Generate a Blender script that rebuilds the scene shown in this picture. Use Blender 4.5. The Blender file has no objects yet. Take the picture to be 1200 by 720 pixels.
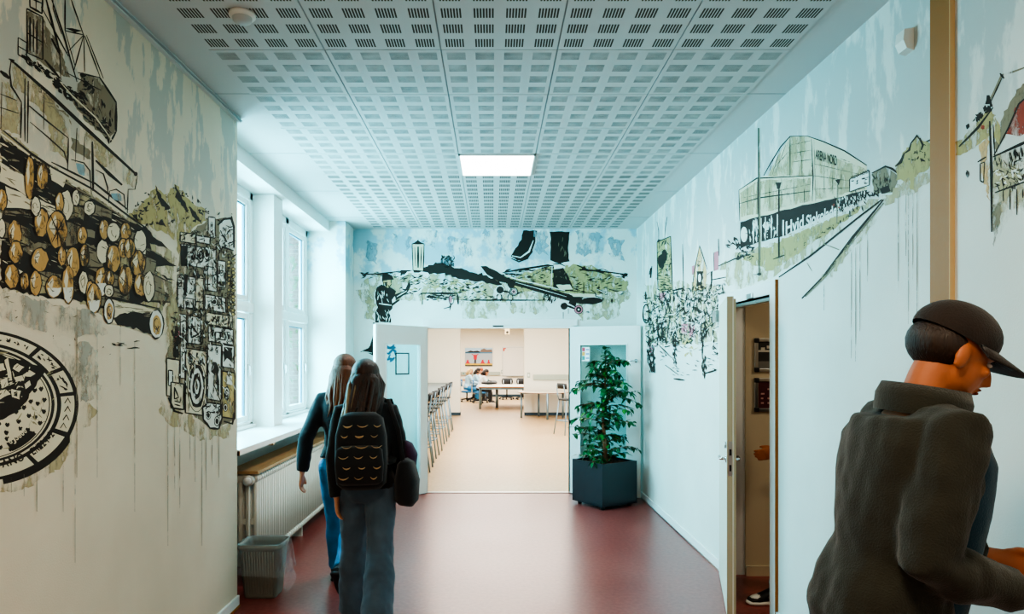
import bpy, bmesh, math, random
from mathutils import Vector, Matrix, noise as mnoise
from mathutils.geometry import tessellate_polygon
scene = bpy.context.scene
COL = scene.collection
PI = math.pi
# camera model: level one-point view, the wall at the back is parallel to the sensor
F, CX, CY, EYE = 805.0, 577.5, 421.0, 1.645
XR, XL, YB, ZC = 1.77, -1.70, 8.45, 3.246

def P(px, py, Y): return Vector(((px - CX) * Y / F, Y, EYE - (py - CY) * Y / F))
def onX(px, py, X):
    Y = F * X / (px - CX); return Vector((X, Y, EYE - (py - CY) * Y / F))
def onY(px, py, Y): return P(px, py, Y)

# ---------------------------------------------------------------- materials
def srgb(c):
    if isinstance(c, str):
        c = c.lstrip('#'); c = [int(c[i:i + 2], 16) / 255 for i in (0, 2, 4)]
    return tuple((x / 12.92 if x <= .04045 else ((x + .055) / 1.055) ** 2.4) for x in c[:3]) + (1.0,)
MATS = {}
def mat(name, color, rough=.6, metal=0., bump=0., bscale=40., var=0., vscale=6., emit=None, estr=0., spec=.5, coat=0., stretch=(1, 1, 1), sheen=0.):
    if name in MATS: return MATS[name]
    m = bpy.data.materials.new(name); m.use_nodes = True
    nt = m.node_tree; b = nt.nodes['Principled BSDF']
    col = srgb(color)
    b.inputs['Base Color'].default_value = col
    b.inputs['Roughness'].default_value = rough
    b.inputs['Metallic'].default_value = metal
    b.inputs['Specular IOR Level'].default_value = spec
    b.inputs['Coat Weight'].default_value = coat
    b.inputs['Sheen Weight'].default_value = sheen
    if bump or var:
        tc = nt.nodes.new('ShaderNodeTexCoord'); mp = nt.nodes.new('ShaderNodeMapping')
        mp.inputs['Scale'].default_value = stretch
        nt.links.new(tc.outputs['Object'], mp.inputs['Vector'])
    if var:
        n = nt.nodes.new('ShaderNodeTexNoise'); n.inputs['Scale'].default_value = vscale; n.inputs['Detail'].default_value = 5
        nt.links.new(mp.outputs['Vector'], n.inputs['Vector'])
        mr = nt.nodes.new('ShaderNodeMapRange'); mr.inputs['From Min'].default_value = .3; mr.inputs['From Max'].default_value = .7
        mr.inputs['To Min'].default_value = 1 - var; mr.inputs['To Max'].default_value = 1 + var
        nt.links.new(n.outputs['Fac'], mr.inputs['Value'])
        mx = nt.nodes.new('ShaderNodeMix'); mx.data_type = 'RGBA'; mx.blend_type = 'MULTIPLY'; mx.inputs['Factor'].default_value = 1
        mx.inputs[6].default_value = col
        nt.links.new(mr.outputs['Result'], mx.inputs[7]); nt.links.new(mx.outputs[2], b.inputs['Base Color'])
    if bump:
        n2 = nt.nodes.new('ShaderNodeTexNoise'); n2.inputs['Scale'].default_value = bscale; n2.inputs['Detail'].default_value = 4
        nt.links.new(mp.outputs['Vector'], n2.inputs['Vector'])
        bp = nt.nodes.new('ShaderNodeBump'); bp.inputs['Strength'].default_value = bump; bp.inputs['Distance'].default_value = .01
        nt.links.new(n2.outputs['Fac'], bp.inputs['Height']); nt.links.new(bp.outputs['Normal'], b.inputs['Normal'])
    if emit is not None:
        b.inputs['Emission Color'].default_value = srgb(emit); b.inputs['Emission Strength'].default_value = estr
    MATS[name] = m
    return m

def glass_mat(name, tint=(.9, .97, .97), rough=.0, refl=.09):
    if name in MATS: return MATS[name]
    m = bpy.data.materials.new(name); m.use_nodes = True; nt = m.node_tree
    nt.nodes.remove(nt.nodes['Principled BSDF']); out = nt.nodes['Material Output']
    t = nt.nodes.new('ShaderNodeBsdfTransparent'); t.inputs['Color'].default_value = (*tint, 1)
    g = nt.nodes.new('ShaderNodeBsdfGlossy'); g.inputs['Roughness'].default_value = rough
    lw = nt.nodes.new('ShaderNodeLayerWeight'); lw.inputs['Blend'].default_value = .5
    pw = nt.nodes.new('ShaderNodeMath'); pw.operation = 'POWER'; pw.inputs[1].default_value = 4; nt.links.new(lw.outputs['Facing'], pw.inputs[0])
    fr = nt.nodes.new('ShaderNodeMath'); fr.operation = 'MULTIPLY_ADD'; fr.inputs[1].default_value = .8; fr.inputs[2].default_value = refl * .5; nt.links.new(pw.outputs[0], fr.inputs[0])
    mx = nt.nodes.new('ShaderNodeMixShader')
    nt.links.new(fr.outputs[0], mx.inputs['Fac']); nt.links.new(t.outputs[0], mx.inputs[1]); nt.links.new(g.outputs[0], mx.inputs[2])
    nt.links.new(mx.outputs[0], out.inputs['Surface']); MATS[name] = m
    return m

def film_mat(name, color, alpha=.35, rough=.25):
    "thin translucent plastic"
    if name in MATS: return MATS[name]
    m = bpy.data.materials.new(name); m.use_nodes = True; b = m.node_tree.nodes['Principled BSDF']
    b.inputs['Base Color'].default_value = srgb(color); b.inputs['Alpha'].default_value = alpha; b.inputs['Roughness'].default_value = rough
    MATS[name] = m; return m

def wall_mat(name, base, wash, zlo, zhi, sc=(5, 5, 1.6), thr=(.5, .62), amt=.8, warm=None):
    "painted wallpaper with vertical brush washes of pale blue between two heights"
    m = bpy.data.materials.new(name); m.use_nodes = True; nt = m.node_tree; b = nt.nodes['Principled BSDF']
    N = nt.nodes.new; L = nt.links.new
    b.inputs['Roughness'].default_value = .75; b.inputs['Specular IOR Level'].default_value = .25
    geo = N('ShaderNodeNewGeometry'); sep = N('ShaderNodeSeparateXYZ'); L(geo.outputs['Position'], sep.inputs[0])
    mp = N('ShaderNodeMapping'); mp.inputs['Scale'].default_value = sc; L(geo.outputs['Position'], mp.inputs['Vector'])
    n = N('ShaderNodeTexNoise'); n.inputs['Scale'].default_value = 1.; n.inputs['Detail'].default_value = 7; n.inputs['Roughness'].default_value = .62
    L(mp.outputs[0], n.inputs['Vector'])
    r = N('ShaderNodeMapRange'); r.interpolation_type = 'SMOOTHSTEP'; r.inputs['From Min'].default_value = thr[0]; r.inputs['From Max'].default_value = thr[1]
    L(n.outputs['Fac'], r.inputs['Value'])
    z = N('ShaderNodeMapRange'); z.interpolation_type = 'SMOOTHSTEP'; z.inputs['From Min'].default_value = zlo; z.inputs['From Max'].default_value = zhi
    L(sep.outputs['Z'], z.inputs['Value'])
    mu = N('ShaderNodeMath'); mu.operation = 'MULTIPLY'; L(r.outputs[0], mu.inputs[0]); L(z.outputs[0], mu.inputs[1])
    mu2 = N('ShaderNodeMath'); mu2.operation = 'MULTIPLY'; L(mu.outputs[0], mu2.inputs[0]); mu2.inputs[1].default_value = amt
    # faint overall mottling
    n3 = N('ShaderNodeTexNoise'); n3.inputs['Scale'].default_value = 2.2; n3.inputs['Detail'].default_value = 6; L(geo.outputs['Position'], n3.inputs['Vector'])
    r3 = N('ShaderNodeMapRange'); r3.inputs['From Min'].default_value = .3; r3.inputs['From Max'].default_value = .75; r3.inputs['To Min'].default_value = .93; r3.inputs['To Max'].default_value = 1.04
    L(n3.outputs['Fac'], r3.inputs['Value'])
    m0 = N('ShaderNodeMix'); m0.data_type = 'RGBA'; m0.blend_type = 'MULTIPLY'; m0.inputs['Factor'].default_value = 1; m0.inputs[6].default_value = srgb(base)
    L(r3.outputs[0], m0.inputs[7])
    mx = N('ShaderNodeMix'); mx.data_type = 'RGBA'; L(mu2.outputs[0], mx.inputs['Factor']); L(m0.outputs[2], mx.inputs[6]); mx.inputs[7].default_value = srgb(wash)
    L(mx.outputs[2], b.inputs['Base Color'])
    w = N('ShaderNodeTexNoise'); w.inputs['Scale'].default_value = 160; w.inputs['Detail'].default_value = 3; L(geo.outputs['Position'], w.inputs['Vector'])
    bp = N('ShaderNodeBump'); bp.inputs['Strength'].default_value = .12; bp.inputs['Distance'].default_value = .01
    L(w.outputs['Fac'], bp.inputs['Height']); L(bp.outputs[0], b.inputs['Normal'])
    MATS[name] = m; return m

def paint_mat(name, color, thin=.0, sc=9., stretch=(1, 1, .5)):
    "dry-brush paint: noise lets the wall show through by the share 'thin'"
    if name in MATS: return MATS[name]
    m = bpy.data.materials.new(name); m.use_nodes = True; nt = m.node_tree; b = nt.nodes['Principled BSDF']
    N = nt.nodes.new; L = nt.links.new
    b.inputs['Base Color'].default_value = srgb(color); b.inputs['Roughness'].default_value = .7; b.inputs['Specular IOR Level'].default_value = .25
    if thin:
        geo = N('ShaderNodeNewGeometry'); mp = N('ShaderNodeMapping'); mp.inputs['Scale'].default_value = stretch; L(geo.outputs['Position'], mp.inputs['Vector'])
        n = N('ShaderNodeTexNoise'); n.inputs['Scale'].default_value = sc; n.inputs['Detail'].default_value = 7; n.inputs['Roughness'].default_value = .65; L(mp.outputs[0], n.inputs['Vector'])
        r = N('ShaderNodeMapRange'); r.interpolation_type = 'SMOOTHSTEP'; r.inputs['From Min'].default_value = .25 + thin * .35; r.inputs['From Max'].default_value = .45 + thin * .35
        r.inputs['To Min'].default_value = .04; r.inputs['To Max'].default_value = 1 - thin * .35
        L(n.outputs['Fac'], r.inputs['Value']); L(r.outputs[0], b.inputs['Alpha'])
    MATS[name] = m; return m

# ---------------------------------------------------------------- mesh builder
def chain_loc(o):
    v = Vector((0, 0, 0))
    while o is not None:
        v += o.location; o = o.parent
    return v

class MB:
    def __init__(s): s.v = []; s.f = []; s.m = []; s.mats = []; s.sm = []
    def mi(s, m):
        if m not in s.mats: s.mats.append(m)
        return s.mats.index(m)
    def add(s, vs, fs, m, smooth=False):
        o = len(s.v); i = s.mi(m); s.v.extend([Vector(x) for x in vs])
        for f in fs: s.f.append([o + k for k in f]); s.m.append(i); s.sm.append(smooth)
    def box(s, a, b, m, bev=0.):
        x0, y0, z0 = a; x1, y1, z1 = b
        if x0 > x1: x0, x1 = x1, x0
        if y0 > y1: y0, y1 = y1, y0
        if z0 > z1: z0, z1 = z1, z0
        if bev > 0:
            bm = bmesh.new(); bmesh.ops.create_cube(bm, size=1)
            for v in bm.verts: v.co = Vector(((x0 + x1) / 2 + v.co.x * (x1 - x0), (y0 + y1) / 2 + v.co.y * (y1 - y0), (z0 + z1) / 2 + v.co.z * (z1 - z0)))
            bmesh.ops.bevel(bm, geom=bm.edges[:], offset=bev, segments=2, affect='EDGES', profile=.6)
            s.bm(bm, m); return
        vs = [(x0, y0, z0), (x1, y0, z0), (x1, y1, z0), (x0, y1, z0), (x0, y0, z1), (x1, y0, z1), (x1, y1, z1), (x0, y1, z1)]
        s.add(vs, [(0, 3, 2, 1), (4, 5, 6, 7), (0, 1, 5, 4), (1, 2, 6, 5), (2, 3, 7, 6), (3, 0, 4, 7)], m)
    def bm(s, bm, m, smooth=False):
        bm.verts.ensure_lookup_table(); bm.verts.index_update()
        s.add([v.co.copy() for v in bm.verts], [[v.index for v in f.verts] for f in bm.faces], m, smooth); bm.free()
    def obox(s, c, ax, ay, az, m, bev=0.):
        "oriented box: centre and three half-axis vectors"
        c = Vector(c); ax = Vector(ax); ay = Vector(ay); az = Vector(az)
        n = len(s.v); s.box((-1, -1, -1), (1, 1, 1), m)
        if bev:
            pass
        for k in range(n, len(s.v)):
            q = s.v[k]; s.v[k] = c + ax * q.x + ay * q.y + az * q.z
    def loft(s, pts, rad, m, n=10, cap=True, smooth=True, side=None, power=2.):
        "rings along a path; rad: r or (rx, ry); side: direction of rx"
        pts = [Vector(p) for p in pts]; rings = []; prev = Vector(side) if side else None
        for i, p in enumerate(pts):
            t = (pts[min(i + 1, len(pts) - 1)] - pts[max(i - 1, 0)])
            if t.length < 1e-9: t = Vector((0, 0, 1))
            t.normalize()
            if prev is None: prev = Vector((1, 0, 0)) if abs(t.x) < .8 else Vector((0, 1, 0))
            u = (prev - t * prev.dot(t))
            if u.length < 1e-4: u = t.orthogonal()
            u.normalize(); w = t.cross(u)
            if side is None: prev = u
            r = rad[i] if isinstance(rad, (list, tuple)) else rad
            rx, ry = r if isinstance(r, (list, tuple)) else (r, r)
            ring = []
            for k in range(n):
                a = 2 * PI * k / n; ca, sa = math.cos(a), math.sin(a)
                if power != 2.:
                    ca = math.copysign(abs(ca) ** (2 / power), ca); sa = math.copysign(abs(sa) ** (2 / power), sa)
                ring.append(p + u * (rx * ca) + w * (ry * sa))
            rings.append(ring)
        vs = [v for r in rings for v in r]; fs = []
        for i in range(len(rings) - 1):
            for k in range(n):
                fs.append((i * n + k, i * n + (k + 1) % n, (i + 1) * n + (k + 1) % n, (i + 1) * n + k))
        if cap:
            fs.append(tuple(reversed(range(n)))); fs.append(tuple((len(rings) - 1) * n + k for k in range(n)))
        s.add(vs, fs, m, smooth)
    def tube(s, pts, r, m, n=8): s.loft(pts, r, m, n)
    def cyl(s, c, r, h, m, n=20, r2=None, axis=(0, 0, 1)):
        c = Vector(c); a = Vector(axis).normalized(); s.loft([c, c + a * h], [r, r if r2 is None else r2], m, n)
    def ell(s, c, r, m, seg=16, rings=10, rot=None):
        bm = bmesh.new(); bmesh.ops.create_uvsphere(bm, u_segments=seg, v_segments=rings, radius=1)
        R = rot or Matrix.Identity(3); c = Vector(c)
        for v in bm.verts: v.co = c + R @ Vector((v.co.x * r[0], v.co.y * r[1], v.co.z * r[2]))
        s.bm(bm, m, True)
    def lathe(s, prof, m, c=(0, 0, 0), n=24):
        s.loft([(c[0], c[1], c[2] + z) for r, z in prof], [max(r, 1e-4) for r, z in prof], m, n, side=(1, 0, 0))
    def prism(s, pts, d, m):
        "planar polygon (3-D points) extruded by vector d"
        pts = [Vector(p) for p in pts]; d = Vector(d); n = len(pts)
        s.add(pts + [p + d for p in pts], [tuple(range(n)), tuple(reversed(range(n, 2 * n)))] + [(i, n + i, n + (i + 1) % n, (i + 1) % n) for i in range(n)], m)
    def xf(s, M):
        s.v = [M @ v for v in s.v]; return s
    def mesh(s, name):
        me = bpy.data.meshes.new(name); me.from_pydata(s.v, [], s.f)
        for m in s.mats: me.materials.append(m)
        me.polygons.foreach_set('material_index', s.m); me.polygons.foreach_set('use_smooth', s.sm); me.update()
        return me
    def build(s, name, parent=None, loc=None, fix=True):
        L = chain_loc(parent) if parent else Vector((0, 0, 0))
        if loc is not None: L = Vector(loc)
        s.v = [v - L for v in s.v]
        me = s.mesh(name)
        if fix:
            bm = bmesh.new(); bm.from_mesh(me); bmesh.ops.recalc_face_normals(bm, faces=bm.faces[:]); bm.to_mesh(me); bm.free()
        o = bpy.data.objects.new(name, me); COL.objects.link(o)
        if parent: o.parent = parent
        elif loc is not None: o.location = loc
        return o

def remesh(mb, voxel, smooth=4, name='b', disp=0., dscale=8., seed=0):
    "join the overlapping shapes of a builder into one continuous skin"
    me = mb.mesh(name); o = bpy.data.objects.new(name, me); COL.objects.link(o)
    r = o.modifiers.new('r', 'REMESH'); r.mode = 'VOXEL'; r.voxel_size = voxel; r.use_smooth_shade = True
    if smooth:
        q = o.modifiers.new('s', 'SMOOTH'); q.factor = .5; q.iterations = smooth
    dg = bpy.context.evaluated_depsgraph_get(); e = o.evaluated_get(dg)
    m2 = bpy.data.meshes.new_from_object(e, depsgraph=dg)
    bpy.data.objects.remove(o); bpy.data.meshes.remove(me)
    m2.materials.clear(); m2.materials.append(mb.mats[0])
    if disp:
        off = Vector((seed * 3.1, seed * 1.7, 0))
        for v in m2.vertices:
            q = Vector((v.co.x * dscale, v.co.y * dscale, v.co.z * dscale * .8 + v.co.x * 3)) + off
            v.co += v.normal * disp * (mnoise.noise(q) + .5 * mnoise.noise(q * 2.3))
    for p in m2.polygons: p.use_smooth = True; p.material_index = 0
    return m2
def put(me, name, parent):
    me.name = name; o = bpy.data.objects.new(name, me); COL.objects.link(o); o.parent = parent; return o

def tag(o, label=None, cat=None, group=None, kind=None):
    if label: o['label'] = label
    if cat: o['category'] = cat
    if group: o['group'] = group
    if kind: o['kind'] = kind
    return o
def thing(name, label, cat, loc=(0, 0, 0), rz=0., group=None, kind=None):
    o = bpy.data.objects.new(name, None); o.empty_display_size = .1; COL.objects.link(o)
    o.location = loc; o.rotation_euler = (0, 0, rz)
    return tag(o, label, cat, group, kind)
def dup(root, loc, rz=0., label=None):
    c = root.copy(); COL.objects.link(c); c.location = loc; c.rotation_euler = (0, 0, rz)
    if label: c['label'] = label
    def rec(a, b):
        for ch in list(a.children):
            d = ch.copy(); COL.objects.link(d); d.parent = b; rec(ch, d)
    rec(root, c); return c
def struct(mb, name, label=None, cat=None):
    return tag(mb.build(name), label, cat, None, 'structure')
# ================================================================ materials of the room
M_wallL = wall_mat('wall_paint_left', '#dbd0bb', '#9aa6a5', 2.15, 2.75, sc=(5, 7, 2.2), thr=(.48, .52), amt=.55)
M_wallR = wall_mat('wall_paint_right', '#d9dcd6', '#98aaab', 2.2, 2.75, sc=(5, 6, 2.0), thr=(.41, .49), amt=.55)
M_wallB = wall_mat('wall_paint_back', '#dfe6e2', '#7fb9c8', 2.5, 2.75, sc=(3.4, 3, 2.6), thr=(.47, .56), amt=.75)
M_white = mat('white_paint', '#e6e9e6', .5, bump=.03, bscale=60)
M_gloss = mat('white_gloss_paint', '#e4e8e6', .28)
M_ceil = mat('ceiling_paint', '#c6cccb', .8, bump=.03, bscale=120)
M_hole = mat('perforation', '#4c4a42', .9)
M_hole2 = mat('perforation_pale', '#979f9d', .9, var=.35, vscale=9)  # paler, uneven grey for the slots that run across the corridor
M_seam = mat('tile_seam', '#97a1a2', .8)
M_tan = mat('tan_paint', '#9c6226', .6, bump=.05)
M_tanlit = mat('tan_paint_lit_side', '#c9a878', .6)  # lit copy of the tan: warm light on the casing's near side as colour
M_black = mat('black_plastic', '#17181a', .45)
M_steel = mat('brushed_steel', '#b9bcbc', .3, 1.)
M_chrome = mat('chrome', '#cfd4d6', .15, 1.)
M_glass = glass_mat('window_glass')
M_wood = mat('beech_wood', '#c08a55', .45, var=.15, vscale=5, stretch=(1, 12, 12))

def lino(name, c1, c2, rough, coat, sc):
    m = bpy.data.materials.new(name); m.use_nodes = True; nt = m.node_tree; b = nt.nodes['Principled BSDF']; N = nt.nodes.new; L = nt.links.new
    geo = N('ShaderNodeNewGeometry')
    n = N('ShaderNodeTexNoise'); n.inputs['Scale'].default_value = sc; n.inputs['Detail'].default_value = 8; n.inputs['Roughness'].default_value = .7; L(geo.outputs['Position'], n.inputs['Vector'])
    n2 = N('ShaderNodeTexNoise'); n2.inputs['Scale'].default_value = sc * 25; n2.inputs['Detail'].default_value = 3; L(geo.outputs['Position'], n2.inputs['Vector'])
    ad = N('ShaderNodeMath'); ad.operation = 'ADD'; L(n.outputs['Fac'], ad.inputs[0]); L(n2.outputs['Fac'], ad.inputs[1])
    r = N('ShaderNodeMapRange'); r.inputs['From Min'].default_value = .7; r.inputs['From Max'].default_value = 1.3; L(ad.outputs[0], r.inputs['Value'])
    mx = N('ShaderNodeMix'); mx.data_type = 'RGBA'; mx.inputs[6].default_value = srgb(c1); mx.inputs[7].default_value = srgb(c2); L(r.outputs[0], mx.inputs['Factor'])
    L(mx.outputs[2], b.inputs['Base Color'])
    r2 = N('ShaderNodeMapRange'); r2.inputs['To Min'].default_value = rough - .07; r2.inputs['To Max'].default_value = rough + .1; L(n.outputs['Fac'], r2.inputs['Value']); L(r2.outputs[0], b.inputs['Roughness'])
    b.inputs['Coat Weight'].default_value = coat; b.inputs['Coat Roughness'].default_value = .22
    MATS[name] = m; return m
M_floor = lino('red_linoleum', '#7d3430', '#98504a', .34, .3, 1.3)
M_floor2 = lino('beige_linoleum', '#ad8f69', '#c2a680', .42, .2, .8)

# ================================================================ shell
b = MB(); b.box((-2.6, -3.2, -.1), (6.2, YB, 0), M_floor); struct(b, 'floor', 'dark red linoleum corridor floor with a dull shine', 'floor')
b = MB(); b.box((-2.2, YB, -.1), (6.2, 20.1, 0), M_floor2); b.box((-4.2, 20.1, -.1), (6.2, 30.6, 0), M_floor2); struct(b, 'floor_far', 'pale beige linoleum floor of the room beyond the double door', 'floor')
b = MB(); b.box((-.82, YB - .03, 0), (.95, YB + .04, .008), M_steel); struct(b, 'trim_1', 'metal threshold strip across the double doorway', 'threshold')

# left wall near the camera, window niche, stub beyond it
YN0, YN1, XW = 4.57, 7.97, -2.15
b = MB(); b.box((XL - .6, -3.2, 0), (XL, YN0, ZC), M_wallL); WALL_L = struct(b, 'wall_left', 'left corridor wall painted with a log yard, a manhole lid and stacked stereos', 'wall')
b = MB()
b.box((XW - .1, YN1, 0), (XL - .01, YB, ZC), M_wallB)
struct(b, 'wall_left_far', 'short white wall stub between the windows and the back wall', 'wall')
b = MB()
b.box((XW - .14, YN0, 0), (XW - .1, YN1, 1.01), M_white)            # under the sill
b.box((-2.3, 6.16, 1.04), (-1.963, 6.41, 3.12), M_white)         # pier
b.box((XW - .14, YN0, 3.125), (-1.897, YN1, ZC + .02), M_white)     # lintel beam
struct(b, 'wall_left_niche', 'white window bay wall with a pier between the two windows', 'wall')
b = MB(); b.box((XW - .1, YN0, 1.0), (XL + .012, YN1, 1.04), M_gloss)
b.box((XL + .0, YN0, 1.0), (XL + .014, YN0 + .012, 1.03), M_tan)
for y in (5.35, 6.5, 7.4):                                       # brackets under the board
    b.prism([(XL - .02, y, 1.0), (XL - .02, y + .10, 1.0), (XL - .02, y + .05, .965)], (-.2, 0, 0), M_steel)
struct(b, 'trim_2', 'long white window sill board on small metal brackets', 'window sill')

def window(name, y0, y1, label):
    t = thing(name, label, 'window', (XW, (y0 + y1) / 2, 1.04), kind='structure')
    x0, x1 = XW - .08, XW
    f = MB(); z0, z1, zt = 1.04, 3.125, 2.10; w = .07
    for a, c in ((y0, y0 + w), (y1 - w, y1)): f.box((x0, a, z0), (x1, c, z1), M_gloss, .006)
    f.box((x0, y0, z1 - w), (x1, y1, z1), M_gloss, .006); f.box((x0, y0, z0), (x1, y1, z0 + .05), M_gloss, .006)
    f.box((x0, y0, zt - .045), (x1 + .012, y1, zt + .045), M_gloss, .006)
    ym = (y0 + y1) / 2
    f.box((x0, ym - .05, z0), (x1, ym + .05, z1), M_gloss, .006)
    f.box((x1, y0, z0), (x1 + .03, y1, z0 + .03), M_gloss, .004)
    f.build('window_frame', t)
    for (c0, c1) in ((y0 + w, ym - .05), (ym + .05, y1 - w)):
        for (a, c) in ((z0 + .05, zt - .045), (zt + .045, z1 - w)):
            s = MB(); k = .055; xs0, xs1 = XW - .065, XW - .012
            M_s = M_gloss
            s.box((xs0, c0 + .008, a + .008), (xs1, c0 + k, c - .008), M_s, .004); s.box((xs0, c1 - k, a + .008), (xs1, c1 - .008, c - .008), M_s, .004)
            s.box((xs0, c0 + k, a + .008), (xs1, c1 - k, a + k), M_s, .004); s.box((xs0, c0 + k, c - k), (xs1, c1 - k, c - .008), M_s, .004)
            M_gask = mat('window_gasket', '#3f8296', .5)
            for q in ((c0 + k, c0 + k + .012), (c1 - k - .012, c1 - k)): s.box((XW - .05, q[0], a + k), (XW - .03, q[1], c - k), M_gask)
            s.box((XW - .05, c0 + k, c - k - .012), (XW - .03, c1 - k, c - k), M_gask)
            so = s.build('sash', t)
            g = MB(); g.box((XW - .043, c0 + k, a + k), (XW - .037, c1 - k, c - k), M_glass); g.build('pane', so)
            if a < 2: 
                h = MB(); h.box((XW - .012, c1 - .03, 1.55), (XW + .0, c1 - .012, 1.60), M_steel); h.box((XW - .0, c1 - .028, 1.50), (XW + .014, c1 - .014, 1.585), M_steel); h.build('window_latch', so)
    return t
window('window_1', YN0 + .005, 6.155, 'white framed window half hidden by the log yard wall')
window('window_2', 6.415, YN1 - .005, 'white framed window beyond the pier with brick outside')

# back wall with the double doorway
DX0, DX1, DZ = -.814, .95, 2.054
b = MB()
b.box((XW - .1, YB, 0), (DX0, YB + .16, ZC), M_wallB); b.box((DX1, YB, 0), (3, YB + .16, ZC), M_wallB); b.box((DX0, YB, DZ), (DX1, YB + .16, ZC), M_wallB)
WALL_B = struct(b, 'wall_back', 'back wall above the double door painted with a skateboard scene', 'wall')
b = MB()
b.box((DX0 - .05, YB - .02, DZ), (DX1 + .09, YB, DZ + .085), M_gloss, .004)
b.box((DX0 - .01, YB - .02, DZ - .03), (DX1 + .01, YB + .17, DZ), M_gloss)
b.box((DX0 - .05, YB - .015, 0), (DX0, YB + .17, DZ), M_gloss); b.box((DX1, YB - .015, 0), (DX1 + .05, YB + .17, DZ), M_gloss)
b.box((.0, YB - .03, DZ - .012), (.13, YB - .018, DZ + .004), M_black)
struct(b, 'trim_3', 'white frame around the double doorway', 'door frame')

# right wall with the side door opening
Y0, Y1, DH = 4.35, 5.25, 2.055
b = MB()
b.box((XR, -3.2, 0), (XR + .15, Y0, ZC), M_wallR); b.box((XR, Y1, 0), (XR + .15, YB, ZC), M_wallR); b.box((XR, Y0, DH), (XR + .15, Y1, ZC), M_wallR)
WALL_R = struct(b, 'wall_right', 'right corridor wall painted with a street crowd and an arena', 'wall')
b = MB(); c = .085
b.box((XR - .018, Y0 - c, 0), (XR + .15, Y0, DH + c), M_gloss); b.box((XR - .018, Y1, 0), (XR + .152, Y1 + c, DH + c), M_gloss)
b.box((XR - .018, Y0, DH), (XR + .15, Y1, DH + c), M_gloss)
b.box((XR - .0185, Y0 - c - .003, 0), (XR, Y0 - c, DH + c), M_tan)
b.box((XR + .05, Y0, 0), (XR + .15, Y0 + .015, DH), M_gloss); b.box((XR + .05, Y1 - .015, 0), (XR + .15, Y1, DH), M_gloss); b.box((XR + .05, Y0, DH - .015), (XR + .15, Y1, DH), M_gloss)
struct(b, 'trim_4', 'white frame of the side door in the right wall', 'door frame')

# wall behind the camera
b = MB(); b.box((-2.6, -3.3, 0), (2.2, -3.2, ZC), M_white); struct(b, 'wall_front', 'plain white wall behind the camera', 'wall')

# baseboards
b = MB(); b.box((XR - .015, Y1 + c, 0), (XR, YB - .0, .075), M_gloss, .003); b.box((XR - .022, Y1 + c, 0), (XR - .015, YB, .012), M_steel); struct(b, 'baseboard_right', 'white baseboard along the right wall beyond the side door', 'baseboard')
b = MB(); b.box((XR - .015, -3.2, 0), (XR, Y0 - c - .003, .075), M_gloss, .003); struct(b, 'baseboard_right_near', 'white baseboard along the right wall before the side door', 'baseboard')
b = MB(); b.box((XL, -3.2, 0), (XL + .016, YN0, .075), M_gloss, .003); b.box((XL, -3.2, 0), (XL + .022, YN0, .012), M_tan); struct(b, 'baseboard_left', 'white baseboard along the left wall', 'baseboard')

# tan casing on the right wall
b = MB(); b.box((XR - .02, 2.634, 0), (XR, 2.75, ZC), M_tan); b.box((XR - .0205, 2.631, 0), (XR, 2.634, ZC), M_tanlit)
struct(b, 'trim_5', 'narrow tan casing running up the right wall', 'casing')

# ceiling: plain margins, perforated tile field
FX0, TILE = -1.467, .6
rows = [3.54 + TILE * k for k in range(-11, 8)]
b = MB()
b.box((-2.35, -3.2, ZC), (2.2, YB, ZC + .12), M_ceil)
b.box((FX0, rows[0], ZC - .0015), (FX0 + 3.0, rows[-1] + TILE, ZC), M_seam)
LIGHT_CELLS = {(2, 14), (2, 6)}
for r, y in enumerate(rows):
    for cidx in range(5):
        x = FX0 + cidx * TILE
        g = .004
        if (cidx, r) in LIGHT_CELLS: continue
        b.box((x + g, y + g, ZC - .006), (x + TILE - g, y + TILE - g, ZC), M_ceil)
        if y < 1.6: continue
        along = (y < 3.5) or (y > 5.9)          # slots run along the corridor in these rows, across in the others
        gw, gd = .098, .088
        for i in range(4):
            for j in range(4):
                cx = x + .075 + i * .15; cy = y + .075 + j * .15; z = ZC - .0063
                for k in range(7):
                    if along:
                        sx = cx - gw / 2 + gw * (k + .5) / 7; q = (sx - .0042, cy - gd / 2, sx + .0042, cy + gd / 2)
                    else:
                        sy = cy - gd / 2 + gd * (k + .5) / 7; q = (cx - gw / 2, sy - .0042, cx + gw / 2, sy + .0042)
                    b.add([(q[0], q[1], z), (q[2], q[1], z), (q[2], q[3], z), (q[0], q[3], z)], [(3, 2, 1, 0)], M_hole if along else M_hole2)
for y in (2.94, 4.14, 5.34, 6.54, 7.74):        # joints of the plain margin boards
    b.box((-1.89, y, ZC - .0015), (FX0, y + .005, ZC), M_seam); b.box((FX0 + 3.0, y, ZC - .0015), (XR, y + .005, ZC), M_seam)
struct(b, 'ceiling', 'white perforated tile ceiling with plain margins', 'ceiling')
b = MB(); b.box((XL, -3.2, ZC - .03), (XL + .025, YN0, ZC), M_ceil); b.box((XL, -3.2, ZC - .022), (XL + .035, YN0, ZC - .016), M_seam); struct(b, 'trim_6', 'slim cornice strip along the top of the left wall', 'cornice')

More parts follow.
